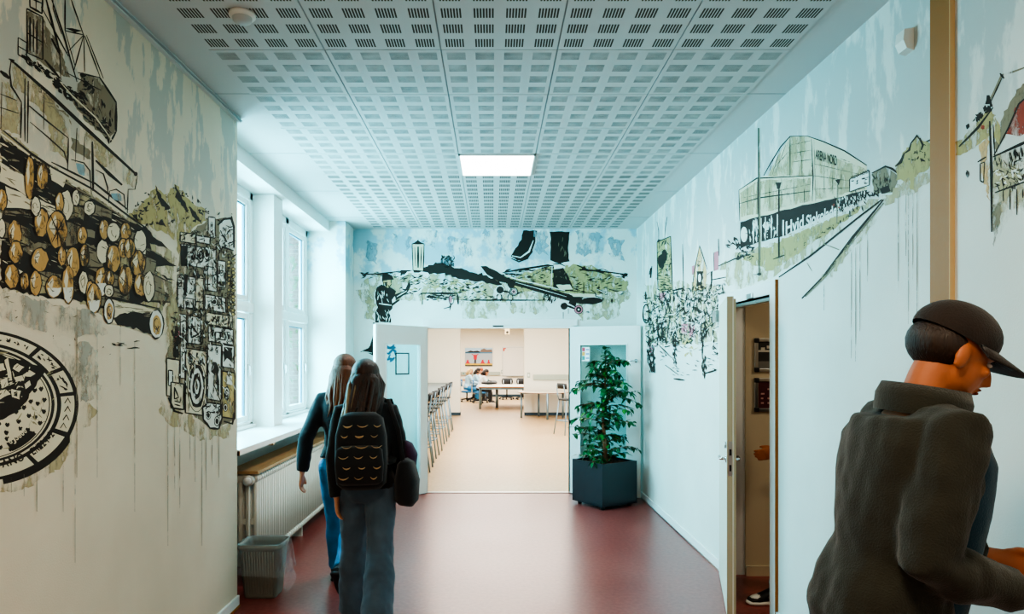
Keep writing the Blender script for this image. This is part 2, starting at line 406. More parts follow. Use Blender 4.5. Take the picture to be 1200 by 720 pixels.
# ceiling light panels
M_diff = mat('lit_diffuser', '#ffffff', .5, emit='#fffaf2', estr=5)
def ceiling_light(y, label):
    x = FX0 + 2 * TILE
    t = thing('ceiling_light', label, 'light', (x + .3, y + .3, ZC - .02))
    f = MB()
    for q in ((0, 0, .6, .012), (0, .588, .6, .6), (0, 0, .012, .6), (.588, 0, .6, .6)): f.box((x + q[0], y + q[1], ZC - .018), (x + q[2], y + q[3], ZC), M_gloss)
    f.build('frame', t)
    d = MB(); d.box((x + .012, y + .012, ZC - .014), (x + .588, y + .588, ZC - .004), M_diff); d.build('diffuser', t)
    return t
ceiling_light(5.34, 'square lit panel in the perforated ceiling')
ceiling_light(.54, 'added square lit panel in the unseen ceiling near the camera')  # unseen panel, added to light the near end of the corridor

# smoke detector
t = thing('smoke_detector', 'round white smoke detector on the ceiling near the left wall', 'smoke detector', (-1.156, 3.17, ZC - .006))
b = MB(); b.lathe([(.0, -.052), (.03, -.05), (.042, -.04), (.044, -.026), (.05, -.024)], mat('detector_grey', '#b9bfbd', .5), (-1.156, 3.17, ZC)); b.build('sensing_head', t)
b = MB(); b.lathe([(.055, -.026), (.06, -.02), (.06, -.0065), (.0, -.0065)], mat('detector_white', '#e3e2da', .45), (-1.156, 3.17, ZC)); b.build('mounting_base', t)

# small sensor box high on the right wall
p0 = onX(1066, 50, XR)
b = MB()
pr = [(XR, 0, .05), (XR - .04, 0, .045), (XR - .045, 0, -.0), (XR - .03, 0, -.035), (XR, 0, -.045)]
b.prism([(x, p0.y - .03, p0.z + z) for x, _, z in pr], (0, .06, 0), mat('sensor_white', '#d9d8d0', .45))
tag(b.build('motion_sensor', loc=(XR, p0.y, p0.z)), 'small white wedge shaped sensor box high on the right wall', 'sensor')

# ================================================================ right side door (leaf swung into the corridor, edge on)
t = thing('door_1', 'white side door standing open into the corridor, its edge towards us', 'door', (XR - .01, Y1, 0), kind='structure')
hin = Vector((XR - .022, Y1 - .01, 0)); fre = Vector((1.513, 4.375, 0)); d = (fre - hin); Lw = d.length; d.normalize(); nrm = Vector((d.y, -d.x, 0))   # nrm points into the opening side
if nrm.x < 0: nrm = -nrm
M_leaf = mat('door_leaf_paint', '#d8d5c8', .4); M_leafE = mat('door_edge', '#b3a58a', .5)
b = MB(); th = .042
def leafbox(u0, u1, z0, z1, n0, n1, m): 
    c = hin + d * ((u0 + u1) / 2) + nrm * ((n0 + n1) / 2) + Vector((0, 0, (z0 + z1) / 2))
    b.obox(c, d * ((u1 - u0) / 2), nrm * ((n1 - n0) / 2), Vector((0, 0, (z1 - z0) / 2)), m)
leafbox(0, Lw - .002, .008, 2.045, -th / 2, th / 2, M_leaf); leafbox(Lw - .002, Lw, .008, 2.045, -th / 2, th / 2 - .008, M_leafE)
leafbox(Lw - .03, Lw - .012, .008, 2.03, th / 2, th / 2 + .014, M_leafE)
leaf = b.build('door_leaf', t)
b = MB(); leafbox(Lw - .001, Lw + .002, .9, 1.12, -.012, .012, M_steel); leafbox(Lw + .001, Lw + .003, .93, .97, -.006, .006, M_black); leafbox(Lw + .001, Lw + .003, 1.03, 1.07, -.007, .007, M_black); b.build('lock_plate', leaf)
for sgn in (-1, 1):
    b = MB(); o = hin + d * (Lw - .06) + Vector((0, 0, 1.0)); n0 = nrm * sgn
    b.tube([o + n0 * .018, o + n0 * .06], .010, M_chrome); b.tube([o + n0 * .055, o + n0 * .06 - d * .03, o + n0 * .058 - d * .11], .0095, M_chrome)
    b.cyl(o + n0 * .018, .025, .009, M_chrome, axis=n0); b.build('door_handle', leaf)
    b = MB(); o2 = o + Vector((0, 0, .09)); b.cyl(o2 + n0 * .018, .022, .014, M_steel, axis=n0); b.build('lock_cylinder', leaf)
b = MB(); b.box((XR - .06, Y1 + .03, 1.93), (XR - .018, Y1 + .1, 2.02), M_steel); b.build('hinge', t)
b = MB(); b.box((XR - .03, 4.62, DH + .0), (XR - .0, 4.72, DH + .035), M_steel, .004); b.box((XR + .0, 4.4, DH - .035), (XR + .03, 5.2, DH - .016), M_steel); b.build('door_closer', t)

# side room behind it
M_side = mat('side_room_paint', '#b9ad94', .8, bump=.05, bscale=80)
b = MB()
b.box((XR + .15, 5.22, 0), (4.2, 5.3, 2.7), M_side); b.box((4.1, 2.6, 0), (4.2, 5.3, 2.7), M_side); b.box((XR + .15, 2.5, 0), (4.2, 2.6, 2.7), M_side)
b.box((XR + .15, 5.2, 0), (4.1, 5.22, .075), M_side)
struct(b, 'wall_side_room', 'dim beige wall of the small room behind the side door', 'wall')
b = MB(); b.box((XR + .15, 2.6, 2.7), (4.1, 5.22, 2.76), M_side); struct(b, 'ceiling_side_room', 'ceiling of the small side room', 'ceiling')
def snap_frame(z0, z1, label, face, rows_):
    x0, x1, y = 1.985, 2.37, 5.22
    t = thing('poster_frame', label, 'frame', (x0, y, z0), group=None)
    f = MB(); w = .026
    for q in ((x0 + .02, z0, x1 - .02, z0 + w), (x0 + .02, z1 - w, x1 - .02, z1), (x0, z0 + .02, x0 + w, z1 - .02), (x1 - w, z0 + .02, x1, z1 - .02)): f.box((q[0], y - .018, q[1]), (q[2], y, q[3]), M_steel, .003)
    f.build('rim', t)
    for (cx, cz) in ((x0, z0), (x1, z0), (x0, z1), (x1, z1)):
        f = MB()
        sx = 1 if cx == x0 else -1; sz = 1 if cz == z0 else -1
        f.box((cx - .002 * sx, y - .022, cz - .002 * sz), (cx + sx * .035, y, cz + sz * .035), M_black, .008); f.build('corner_cap', t)
    f = MB(); f.box((x0 + w - .004, y - .006, z0 + w - .004), (x1 - w + .004, y - .001, z1 - w + .004), face)
    for (a, c, e, g, m) in rows_: f.box((x0 + a, y - .0075, z0 + c), (x0 + e, y - .006, z0 + g), m)
    f.build('poster', t)
wm = mat('poster_white', '#b9b5aa', .6); gm = mat('poster_grey', '#6c6c66', .6); pk = mat('poster_pink', '#b98f88', .6)
rA = [(.03, .15, .36, .165, wm)] + [(.05 + .045 * k, .165 + .012 * (k % 3), .08 + .045 * k, .185 + .014 * (k % 2), wm) for k in range(7)] + [(.03, .03, .36, .08, gm)]
snap_frame(1.548, 1.802, 'upper aluminium poster frame with a dark picture, in the side room', mat('dark_poster', '#2c2d2b', .5), rA)
rng = random.Random(4)
rB = [(.05 + .05 * j, .2 - .035 * i, .05 + .05 * j + .03 * rng.uniform(.5, 1), .2 - .035 * i + .012, pk) for i in range(5) for j in range(6) if rng.random() > .25]
snap_frame(1.245, 1.50, 'lower aluminium poster frame with a dark red notice, in the side room', mat('red_poster', '#4c1c1f', .5), rB)

# ================================================================ double door leaves
M_door = mat('double_door_paint', '#dfe2de', .35)
M_dglass = glass_mat('door_glass', (.82, .93, .93))
def glazed_leaf(name, hx, hy, fx, fy, label, side):
    hin = Vector((hx, hy, 0)); d = Vector((fx - hx, fy - hy, 0)); W = d.length; d.normalize(); n = Vector((d.y, -d.x, 0))
    if n.y > 0: n = -n                                            # n looks towards the camera
    t = thing(name, label, 'door', hin, kind='structure')
    th = .04; L = MB()
    def bx(B, u0, u1, z0, z1, n0, n1, m): B.obox(hin + d * ((u0 + u1) / 2) + n * ((n0 + n1) / 2) + Vector((0, 0, (z0 + z1) / 2)), d * ((u1 - u0) / 2), n * ((n1 - n0) / 2), Vector((0, 0, (z1 - z0) / 2)), m)
    sh, sf, tr, br = .115, .15, .21, .19; H = 2.04
    bx(L, 0, sh, .01, H, -th / 2, th / 2, M_door); bx(L, W - sf, W, .01, H, -th / 2, th / 2, M_door)
    bx(L, sh, W - sf, .01, br, -th / 2, th / 2, M_door); bx(L, sh, W - sf, H - tr, H, -th / 2, th / 2, M_door)
    for (u0, u1, z0, z1) in ((sh, sh + .016, br, H - tr), (W - sf - .016, W - sf, br, H - tr), (sh, W - sf, br, br + .016), (sh, W - sf, H - tr - .016, H - tr)): bx(L, u0, u1, z0, z1, -th / 2 - .006, th / 2 + .006, M_gloss)
    bx(L, W - .028, W - .022, .01, H, th / 2, th / 2 + .004, M_gloss)
    leaf = L.build('door_leaf', t)
    g = MB(); bx(g, sh + .016, W - sf - .016, br + .016, H - tr - .016, -.004, .004, M_dglass); pane = g.build('pane', leaf)
    for s in (-1, 1):
        h = MB(); o = hin + d * (W - .05) + Vector((0, 0, 1.625 if side > 0 else 1.06)) + n * (s * th / 2)
        h.cyl(o, .022, .01, M_chrome, axis=n * s); h.tube([o, o + n * (s * .045)], .009, M_chrome); h.tube([o + n * (s * .045), o + n * (s * .048) - d * .10], .008, M_chrome); h.build('door_handle', leaf)
    return t, hin, d, n, W, pane, bx
tl, hl, dl, nl, WL_, paneL, bxl = glazed_leaf('door_2', DX0, YB - .03, -1.335, 7.75, 'left leaf of the glazed double door, with a black square on its glass', -1)
tr_, hr, dr, nr, WR_, paneR, bxr = glazed_leaf('door_3', DX1, YB - .03, 1.742, 8.09, 'right leaf of the glazed double door, behind the potted plant', 1)
# stickers on the panes
s = MB(); ink = mat('sticker_black', '#1d2a30', .5)
a0, a1, q0, q1 = .30, .53, 1.46, 1.72
for (u0, u1, z0, z1) in ((a0, a1, q0, q0 + .016), (a0, a1, q1 - .016, q1), (a0, a0 + .02, q0, q1), (a1 - .02, a1, q0, q1)): bxl(s, u0, u1, z0, z1, .0045, .006, ink)
tag(s.build('square_sticker', paneL), 'black square outline stuck on the glass')
s = MB(); blue = mat('sticker_blue', '#2f86ac', .5); rng = random.Random(9)
for k in range(13):
    u = .53 + .17 * rng.random(); z = 1.80 - .2 * rng.random(); an = rng.uniform(-.9, .9); r = rng.uniform(.02, .05)
    pts = []
    for i in range(10):
        aa = 2 * PI * i / 10; x = math.cos(aa) * r * 1.1; y = math.sin(aa) * r * .38
        pts.append(hl + dl * (u + x * math.cos(an) - y * math.sin(an)) + nl * .0047 + Vector((0, 0, z + x * math.sin(an) + y * math.cos(an))))
    s.prism(pts, nl * .001, blue)
tag(s.build('leaf_pattern_sticker', paneL), 'blue leaf pattern stuck on the glass corner')
s = MB()
bxr(s, .145, .245, 1.62, 1.79, .0045, .005, mat('sticker_white', '#e6eef0', .5))
for k, cc in enumerate(('#c8324a', '#e8a23c', '#2f8f86')): bxr(s, .15, .185, 1.738 - k * .052, 1.783 - k * .052, .005, .0058, mat('sticker_%d' % k, cc, .5))
for k in range(3): bxr(s, .197, .238, 1.752 - k * .052, 1.766 - k * .052, .005, .0058, mat('sticker_line', '#3c7fb0', .5))
tag(s.build('traffic_light_sticker', paneR), 'red, orange and green sticker on the glass')
# ================================================================ murals: paint traced on the walls as thin flat shapes
INK = paint_mat('mural_ink', '#322b26'); INKD = paint_mat('mural_ink_dry', '#332d27', .35, 30)
TAN = paint_mat('mural_tan', '#c6a066', .25, 22); CREAM = paint_mat('mural_cream', '#d6cdb4'); PALE = paint_mat('mural_pale', '#d8d9d0')
OLIVE = paint_mat('mural_olive', '#b3a573', .22, 14); OLIVED = paint_mat('mural_olive_thin', '#bbb08c', .48, 9)
TAUPE = paint_mat('mural_taupe', '#8b816b', .18, 18); GREYW = paint_mat('mural_grey_wash', '#adada2', .5, 10)
BLUEW = paint_mat('mural_blue_wash', '#8fb2bd', .5, 8); PINK = paint_mat('mural_pink', '#c87f8b', .15, 14); RED = paint_mat('mural_red', '#a04a3a', .2, 14)
YEL = paint_mat('mural_yellow', '#c9b47c', .3, 14); DRIP = paint_mat('mural_drip', '#8f8c80', .3, 20); PEACH = paint_mat('mural_peach', '#d9b583', .3, 12)
WHITEP = paint_mat('mural_white', '#dfe2dc')

class Mural:
    def __init__(s, plane, seed=1):
        s.plane = plane; s.b = MB(); s.k = 0; s.r = random.Random(seed)
        s.n = {'L': Vector((1, 0, 0)), 'R': Vector((-1, 0, 0)), 'B': Vector((0, -1, 0))}[plane]
    def w(s, x, y):
        if s.plane == 'L': return onX(x, y, XL)
        if s.plane == 'R': return onX(x, y, XR)
        return onY(x, y, YB)
    def poly(s, pts, m, jag=0., sub=0):
        if jag:
            out = []
            for i, p in enumerate(pts):
                q = pts[(i + 1) % len(pts)]; L = math.hypot(q[0] - p[0], q[1] - p[1]); n = max(1, int(L / (sub or 4)))
                for j in range(n):
                    t = j / n; out.append((p[0] + (q[0] - p[0]) * t + s.r.uniform(-jag, jag), p[1] + (q[1] - p[1]) * t + s.r.uniform(-jag, jag)))
            pts = out
        s.k += 1; off = s.n * (.0006 + s.k * 4e-6)
        vs = [s.w(*p) + off for p in pts]
        tri = tessellate_polygon([vs])
        s.b.add(vs, [tuple(t) for t in tri], m)
    def stroke(s, pts, wd, m=None, taper=.45, wob=.25):
        "brush line through px points with swelling width"
        m = m or INK
        if len(pts) == 2:
            (x0, y0), (x1, y1) = pts; nn = max(2, int(math.hypot(x1 - x0, y1 - y0) / 14)); pts = [(x0 + (x1 - x0) * i / nn, y0 + (y1 - y0) * i / nn) for i in range(nn + 1)]
        n = len(pts); A = []; B = []
        for i, (x, y) in enumerate(pts):
            a = pts[max(i - 1, 0)]; c = pts[min(i + 1, n - 1)]; dx, dy = c[0] - a[0], c[1] - a[1]; l = math.hypot(dx, dy) or 1
            t = i / (n - 1); h = wd / 2 * (1 - taper * abs(2 * t - 1) ** 2) * (1 + s.r.uniform(-wob, wob))
            A.append((x - dy / l * h, y + dx / l * h)); B.append((x + dy / l * h, y - dx / l * h))
        s.k += 1; off = s.n * (.0006 + s.k * 4e-6)
        vs = [s.w(*p) + off for p in A] + [s.w(*p) + off for p in B]
        s.b.add(vs, [(i, i + 1, n + i + 1, n + i) for i in range(n - 1)], m)
    def ell(s, cx, cy, rx, ry, m, jag=0., tilt=0., n=18):
        pts = []
        for i in range(n):
            a = 2 * PI * i / n; k = 1 + s.r.uniform(-jag, jag); x = rx * k * math.cos(a); y = ry * k * math.sin(a)
            pts.append((cx + x * math.cos(tilt) - y * math.sin(tilt), cy + x * math.sin(tilt) + y * math.cos(tilt)))
        s.poly(pts, m)
    def ring(s, cx, cy, rx, ry, wd, m=None, a0=0, a1=360, n=22):
        s.stroke([(cx + rx * math.cos(math.radians(a0 + (a1 - a0) * i / n)), cy + ry * math.sin(math.radians(a0 + (a1 - a0) * i / n))) for i in range(n + 1)], wd, m, .15, .3)
    def outl(s, pts, wd, m=None, close=True):
        q = list(pts) + ([pts[0]] if close else [])
        for a, c in zip(q, q[1:]): s.stroke([a, c], wd, m, .3)
    def box(s, q, fill, wd=1.2):
        s.poly(q, fill); s.outl(q, wd)
    def scrib(s, quad, n, ln, wd, m=None, ang=None, spread=.6):
        "n short random brush marks inside a quad (4 px corners)"
        (a, b_, c, d) = quad
        for _ in range(n):
            u, v = s.r.random(), s.r.random()
            x = (a[0] * (1 - u) + b_[0] * u) * (1 - v) + (d[0] * (1 - u) + c[0] * u) * v
            y = (a[1] * (1 - u) + b_[1] * u) * (1 - v) + (d[1] * (1 - u) + c[1] * u) * v
            t = (s.r.uniform(0, PI) if ang is None else ang + s.r.uniform(-spread, spread)); l = ln * s.r.uniform(.4, 1.3)
            dx, dy = math.cos(t) * l / 2, math.sin(t) * l / 2; bx = s.r.uniform(-.25, .25) * l
            s.stroke([(x - dx, y - dy), (x + bx * .3, y + bx * .3), (x + dx, y + dy)], wd * s.r.uniform(.5, 1.4), m, .7)
    def drip(s, x, y0, y1, wd=.7, m=None): s.stroke([(x, y0), (x, (y0 + y1) / 2), (x, y1)], wd, m or DRIP, .5, .1)
    def text(s, txt, o, ux, uy, m, size=1.):
        "text: o px of baseline start, ux px vector for the whole width, uy px vector for the letter height"
        cu = bpy.data.curves.new('t', 'FONT'); cu.body = txt; cu.fill_mode = 'FRONT'; cu.offset = .025
        ob = bpy.data.objects.new('t', cu); COL.objects.link(ob); dg = bpy.context.evaluated_depsgraph_get()
        me = bpy.data.meshes.new_from_object(ob.evaluated_get(dg), depsgraph=dg)
        xs = [v.co.x for v in me.vertices]; w0, w1 = min(xs), max(xs)
        s.k += 1; off = s.n * (.0006 + s.k * 4e-6)
        vs = []
        for v in me.vertices:
            a = (v.co.x - w0) / (w1 - w0); h = v.co.y / .7
            vs.append(s.w(o[0] + ux[0] * a + uy[0] * h, o[1] + ux[1] * a + uy[1] * h) + off)
        s.b.add(vs, [tuple(p.vertices) for p in me.polygons], m)
        bpy.data.objects.remove(ob); bpy.data.curves.remove(cu); bpy.data.meshes.remove(me)
    def done(s, name, parent, label):
        o = s.b.build(name, parent, fix=False); o['label'] = label; return o

# ---------------------------------------------------------------- left wall: factory with crane, log pile
m = Mural('L', 11)
m.poly([(14, 72), (160, 205), (158, 222), (110, 185), (60, 140), (16, 100)], OLIVED, 2)
m.poly([(96, 85), (116, 92), (136, 120), (136, 152), (128, 165), (100, 142), (84, 118)], TAUPE, 1.5)
m.poly([(31, 12), (48, 20), (70, 55), (82, 92), (60, 82), (33, 62)], TAUPE, 1.5)
m.poly([(0, 92), (13, 100), (24, 118), (25, 160), (0, 150)], OLIVED, 1.5)
m.poly([(52, 112), (80, 150), (80, 190), (60, 175)], OLIVED, 2); m.poly([(84, 160), (106, 178), (106, 188), (84, 176)], TAUPE, 1.5)
m.stroke([(17, 74), (60, 112), (100, 150), (160, 205)], 4.2); m.stroke([(12, 70), (17, 74)], 3.5); m.ell(159, 204, 2.2, 2.6, INK)
m.stroke([(0, 83), (11, 92)], 4.5); m.stroke([(13, 70), (11, 84), (13, 101), (25, 120)], 2.2); m.stroke([(10, 69), (17, 71)], 2)
m.stroke([(25, 120), (24, 162)], 2.2); m.stroke([(29, 92), (29, 166)], 1.8); m.stroke([(33, 95), (32, 168)], 2.2)
m.stroke([(0, 110), (20, 118)], 1.2); m.stroke([(0, 126), (22, 133)], 1.6); m.stroke([(2, 96), (1, 150)], 1.2)
m.stroke([(34, 124), (55, 142), (80, 162)], 2.2); m.stroke([(80, 162), (79, 200)], 2); m.stroke([(35, 143), (55, 160), (75, 178), (79, 192)], 1.6); m.stroke([(51, 112), (51, 152)], 1)
m.stroke([(90, 150), (88, 190)], 1.3); m.stroke([(99, 160), (98, 188)], 1.2)
m.stroke([(83, 187), (98, 191), (105, 200), (107, 228)], 1.8); m.stroke([(108, 166), (109, 224)], 3.2); m.stroke([(112, 188), (128, 204), (143, 217)], 3.6); m.stroke([(112, 199), (121, 204), (126, 220), (126, 228)], 1.6)
m.stroke([(128, 224), (136, 222), (145, 228), (147, 246)], 1.6); m.stroke([(128, 224), (127, 238)], 1.4); m.stroke([(150, 222), (149, 250)], 1.6); m.stroke([(161, 206), (158, 222), (150, 222)], 1.6)
m.poly([(88, 192), (98, 193), (103, 206), (92, 204)], BLUEW, 1); m.poly([(130, 226), (140, 226), (144, 236), (133, 234)], BLUEW, 1)
# crane cabins and lattice
m.outl([(31, 10), (50, 20), (50, 70), (32, 62)], 2)
for x in (35, 39, 43): m.stroke([(x, 18 + (x - 31) * .5), (x, 58 + (x - 31) * .4)], 2.6)
m.stroke([(31, 38), (50, 50)], 2); m.outl([(21, 44), (31, 50), (31, 70), (21, 64)], 1.6); m.stroke([(21, 54), (31, 60)], 1.4)
m.outl([(34, -14), (50, -6), (49, 16), (35, 8)], 2.2); m.stroke([(36, -2), (49, 4)], 1.8); m.stroke([(42, -10), (42, 12)], 1.5)
m.stroke([(52, -8), (70, 62)], 2.6); m.stroke([(58, -8), (74, 40), (90, 96)], 2.2); m.stroke([(48, 8), (80, 66)], 1.6); m.stroke([(62, -8), (62, 10), (72, 40)], 1.2)
m.stroke([(76, -6), (76, 36)], 2); m.stroke([(82, -4), (98, 42)], 1.4); m.poly([(76, 33), (84, 33), (96, 36), (88, 38)], INK)
m.stroke([(76, 36), (98, 41)], 1.6); m.stroke([(98, 41), (78, 62)], 1.3); m.stroke([(98, 41), (86, 84)], 1.5); m.stroke([(98, 41), (99, 84)], 1.3); m.stroke([(99, 42), (117, 90)], 1.5); m.stroke([(101, 41), (121, 92)], 1.2); m.stroke([(76, 36), (88, 78)], 1.2)
m.outl([(116, 90), (136, 120), (136, 154), (129, 167)], 2.4, close=False); m.stroke([(136, 122), (135, 152)], 3); m.stroke([(91, 85), (116, 91)], 2)
m.stroke([(70, 60), (71, 94)], 1.6); m.stroke([(52, 70), (70, 92)], 3); m.stroke([(60, 45), (70, 64)], 3)
m.scrib([(95, 86), (108, 90), (110, 112), (96, 104)], 26, 7, 2.6); m.scrib([(25, 62), (66, 88), (72, 100), (30, 74)], 40, 9, 2.6, ang=.7)
m.scrib([(62, 92), (98, 110), (104, 136), (66, 104)], 55, 9, 2.8, ang=.75, spread=.5); m.scrib([(98, 112), (128, 150), (128, 166), (98, 138)], 40, 8, 2.2, ang=.85, spread=.5)
m.scrib([(112, 112), (134, 134), (130, 150), (112, 132)], 12, 8, 1.8, ang=1.4, spread=.3); m.scrib([(24, 84), (66, 122), (110, 166), (60, 130)], 30, 9, 1.2, TAUPE, ang=.8)
m.stroke([(75, 84), (118, 106)], 1.4); m.stroke([(98, 126), (130, 156)], 1.6); m.stroke([(70, 96), (84, 112), (112, 138), (132, 166)], 1.8, CREAM)
m.done('factory_crane_mural', WALL_L, 'painted factory roof with a lattice crane on top')

m = Mural('L', 21)
m.poly([(0, 148), (55, 193), (108, 222), (150, 253), (172, 262), (205, 300), (206, 345), (196, 392), (130, 378), (90, 352), (40, 345), (0, 340)], OLIVED, 3)
m.poly([(0, 160), (28, 178), (66, 205), (110, 232), (150, 258), (176, 270), (178, 300), (184, 318), (182, 352), (160, 356), (140, 352), (112, 356), (84, 350), (64, 350), (40, 346), (16, 340), (0, 336)], INK, 2.5)
m.stroke([(0, 150), (35, 179), (60, 196), (108, 222), (150, 253), (172, 268)], 3.4); m.stroke([(0, 156), (40, 186)], 2.4, CREAM); m.stroke([(58, 197), (106, 224), (148, 254)], 3.4, CREAM); m.stroke([(56, 203), (110, 232), (152, 260)], 2, TAUPE)
m.stroke([(110, 214), (150, 246)], 3); m.stroke([(60, 190), (112, 216)], 2)
# log bodies reaching back
def body(pts, fill=TAUPE): m.poly(pts, fill, 1.2, 6)
body([(0, 190), (28, 206), (32, 232), (18, 222), (0, 212)], CREAM); body([(6, 218), (36, 232), (38, 246), (8, 244)], CREAM); body([(0, 246), (36, 250), (36, 252), (0, 249)], TAUPE)
body([(84, 228), (98, 238), (98, 258), (84, 252)], TAUPE); body([(76, 260), (112, 272), (110, 280), (92, 276), (76, 270)], TAUPE); body([(58, 196), (78, 208), (74, 220), (60, 212)], CREAM)
body([(26, 292), (44, 284), (60, 286), (40, 302)], TAUPE); body([(44, 318), (72, 322), (70, 332), (50, 328)], TAUPE); body([(10, 310), (26, 318), (22, 322), (8, 318)], CREAM)
body([(74, 266), (90, 272), (90, 286), (78, 288)], TAUPE); body([(98, 290), (110, 286), (116, 320), (100, 312)], TAUPE); body([(168, 288), (192, 300), (200, 306), (176, 306)], TAUPE)
body([(178, 310), (202, 326), (202, 332), (178, 322)], OLIVED)
for q in ([(168, 268), (197, 291), (176, 286)], [(170, 290), (207, 312), (178, 312)], [(178, 316), (206, 330), (196, 328)], [(180, 336), (200, 346), (190, 360), (180, 352)]): m.poly(q, INK, 1, 5)
m.scrib([(0, 160), (170, 268), (184, 352), (0, 336)], 130, 13, 1.5, TAUPE, ang=.45, spread=.35); m.scrib([(0, 165), (170, 272), (184, 345), (0, 330)], 40, 12, 1.3, CREAM, ang=.45, spread=.3)
logs = [(34,208,5,25,1),(49,206.5,6.5,15,1),(2,234,5,12,1),(77,241,7.5,17,0),(69,238,4.5,12,1),(48,261,8,16.5,1),(66,269,11.5,21,1),(16.5,274,7.5,15,1),(95.6,276,5.5,10,1),(17.7,296,7.5,13,1),(46,304.5,9.5,13,1),(72,300,4.5,11,1),(84.5,308,8,18,1),(13,324.5,8,14,1),(28,330,4.5,10,1),(41,331.6,6.5,14,1),(62.5,336,9.5,13,2),(79,334,6.5,22,2),(104,244,6,8,0),(41,242,5,11,0),(97,331,5,13,0),(1,268,4,11,0),(105,344,4.5,15,2),
 (121,269,5.5,11,1),(132.5,272.5,7,11,0),(146.7,271,6,10,1),(163.8,283,7,13,0),(120,295,7,13,0),(143.7,291,5.5,11,1),(151,291,6,11,1),(132,303,8,15,1),(161.4,309,8,14,1),(146,329,8,17,1),(119,330,8,17,2),(128,327,4.5,9,1),(163.8,334,7,13,1),(174,336,6,17,0),(109.4,350,8,17,2),(98,300,5,13,1),(88,232,4,9,0),(127,341,5,7,0)]
for (x, y, rx, ry, c) in logs:
    if m.r.random() < .62:
        L = m.r.uniform(16, 30); t0 = .36; q = [(x, y - ry), (x + L, y - ry * .8 + L * t0), (x + L, y + ry * .5 + L * t0), (x, y + ry)]
        m.poly(q, (TAUPE, TAUPE, OLIVED, CREAM)[m.r.randrange(4)], .8, 6); m.stroke([q[0], q[1]], 1.6); m.stroke([q[3], q[2]], 2.6)
        m.scrib(q, 6, 12, 1.3, INK, ang=.35, spread=.15)
for (x, y, rx, ry, c) in logs:
    m.ell(x, y, rx + 1.3, ry + 1.5, INK, .06); m.ell(x, y, rx, ry, (CREAM, TAN, TAN)[c], .09)
    if c == 2: m.poly([(x - rx * .9, y + ry * .15), (x + rx * .9, y + ry * .1), (x + rx * .55, y + ry * .8), (x, y + ry * .97), (x - rx * .6, y + ry * .75)], PALE, .5)
    if c: m.poly([(x - rx * .8, y - ry * .2), (x - rx * .2, y - ry * .85), (x, y - ry * .4), (x - rx * .3, y + ry * .4)], CREAM, .6)
    if m.r.random() < .7: m.ring(x + m.r.uniform(-1, 1), y + m.r.uniform(-2, 2), rx * .5, ry * .5, .9, INKD if c else TAUPE, m.r.uniform(0, 180), m.r.uniform(200, 420), 10)
    m.scrib([(x - rx * .7, y - ry * .7), (x + rx * .7, y - ry * .7), (x + rx * .7, y + ry * .7), (x - rx * .7, y + ry * .7)], 3, 5, .9, INK)
for a, c in (((58, 252), (72, 284)), ((74, 256), (60, 284)), ((66, 262), (67, 288)), ((57, 268), (76, 270))): m.stroke([a, c], 1.3)
for a, c in (((138, 322), (152, 338)), ((160, 300), (164, 318))): m.stroke([a, c], 1)
# two loose logs in front
m.poly([(124, 350), (140, 354), (178, 362), (186, 368), (184, 398), (172, 390), (140, 380), (124, 378)], CREAM, 1); m.poly([(132, 374), (150, 366), (176, 368), (178, 392), (160, 386), (136, 380)], INK, 2); m.stroke([(128, 350), (160, 356), (190, 363)], 1.8); m.scrib([(134, 356), (176, 364), (176, 372), (134, 364)], 14, 14, 1, TAUPE, ang=.15, spread=.15)
for (x, y, rx, ry) in ((127, 364.6, 5.5, 14), (182.6, 380, 7.5, 16.5)): m.ell(x, y, rx + 1.5, ry + 1.6, INK, .05); m.ell(x, y, rx, ry, PALE, .07); m.ell(x + .5, y + 1, rx * .7, ry * .7, TAN, .1); m.ring(x, y, rx * .4, ry * .4, 1, INK, 20, 300, 8); m.stroke([(x - 1, y + 2), (x + 2, y + 9)], 1)
m.scrib([(0, 346), (110, 366), (110, 376), (0, 358)], 26, 7, 1.1, TAUPE, ang=.3); m.scrib([(120, 398), (160, 396), (160, 410), (120, 408)], 8, 9, 1.3, INK, ang=.1, spread=.4); m.scrib([(2, 352), (120, 380), (130, 420), (10, 384)], 14, 3, 1.1, INK)
m.poly([(186, 330), (204, 338), (210, 370), (200, 420), (188, 396)], OLIVED, 3); m.poly([(0, 342), (110, 366), (125, 392), (70, 396), (0, 372)], GREYW, 3); m.poly([(88, 400), (112, 408), (116, 470), (96, 470)], GREYW, 3)
for x, y0, y1 in ((89, 360, 560), (113, 392, 560), (157, 400, 600), (46, 350, 372), (140, 384, 452), (27, 556, 582), (42, 555, 600), (73, 540, 600), (87, 520, 660), (12, 560, 578), (196, 480, 640), (204, 490, 575), (210, 492, 602), (228, 500, 565), (241, 505, 575), (256, 505, 560), (222, 500, 540), (236, 500, 640), (248, 505, 545)): m.drip(x, y0, y1, .8 if x != 89 and x != 42 else 1.3, TAUPE if x in (89, 42) else None)
m.done('log_pile_mural', WALL_L, 'painted pile of sawn logs with tan ends')

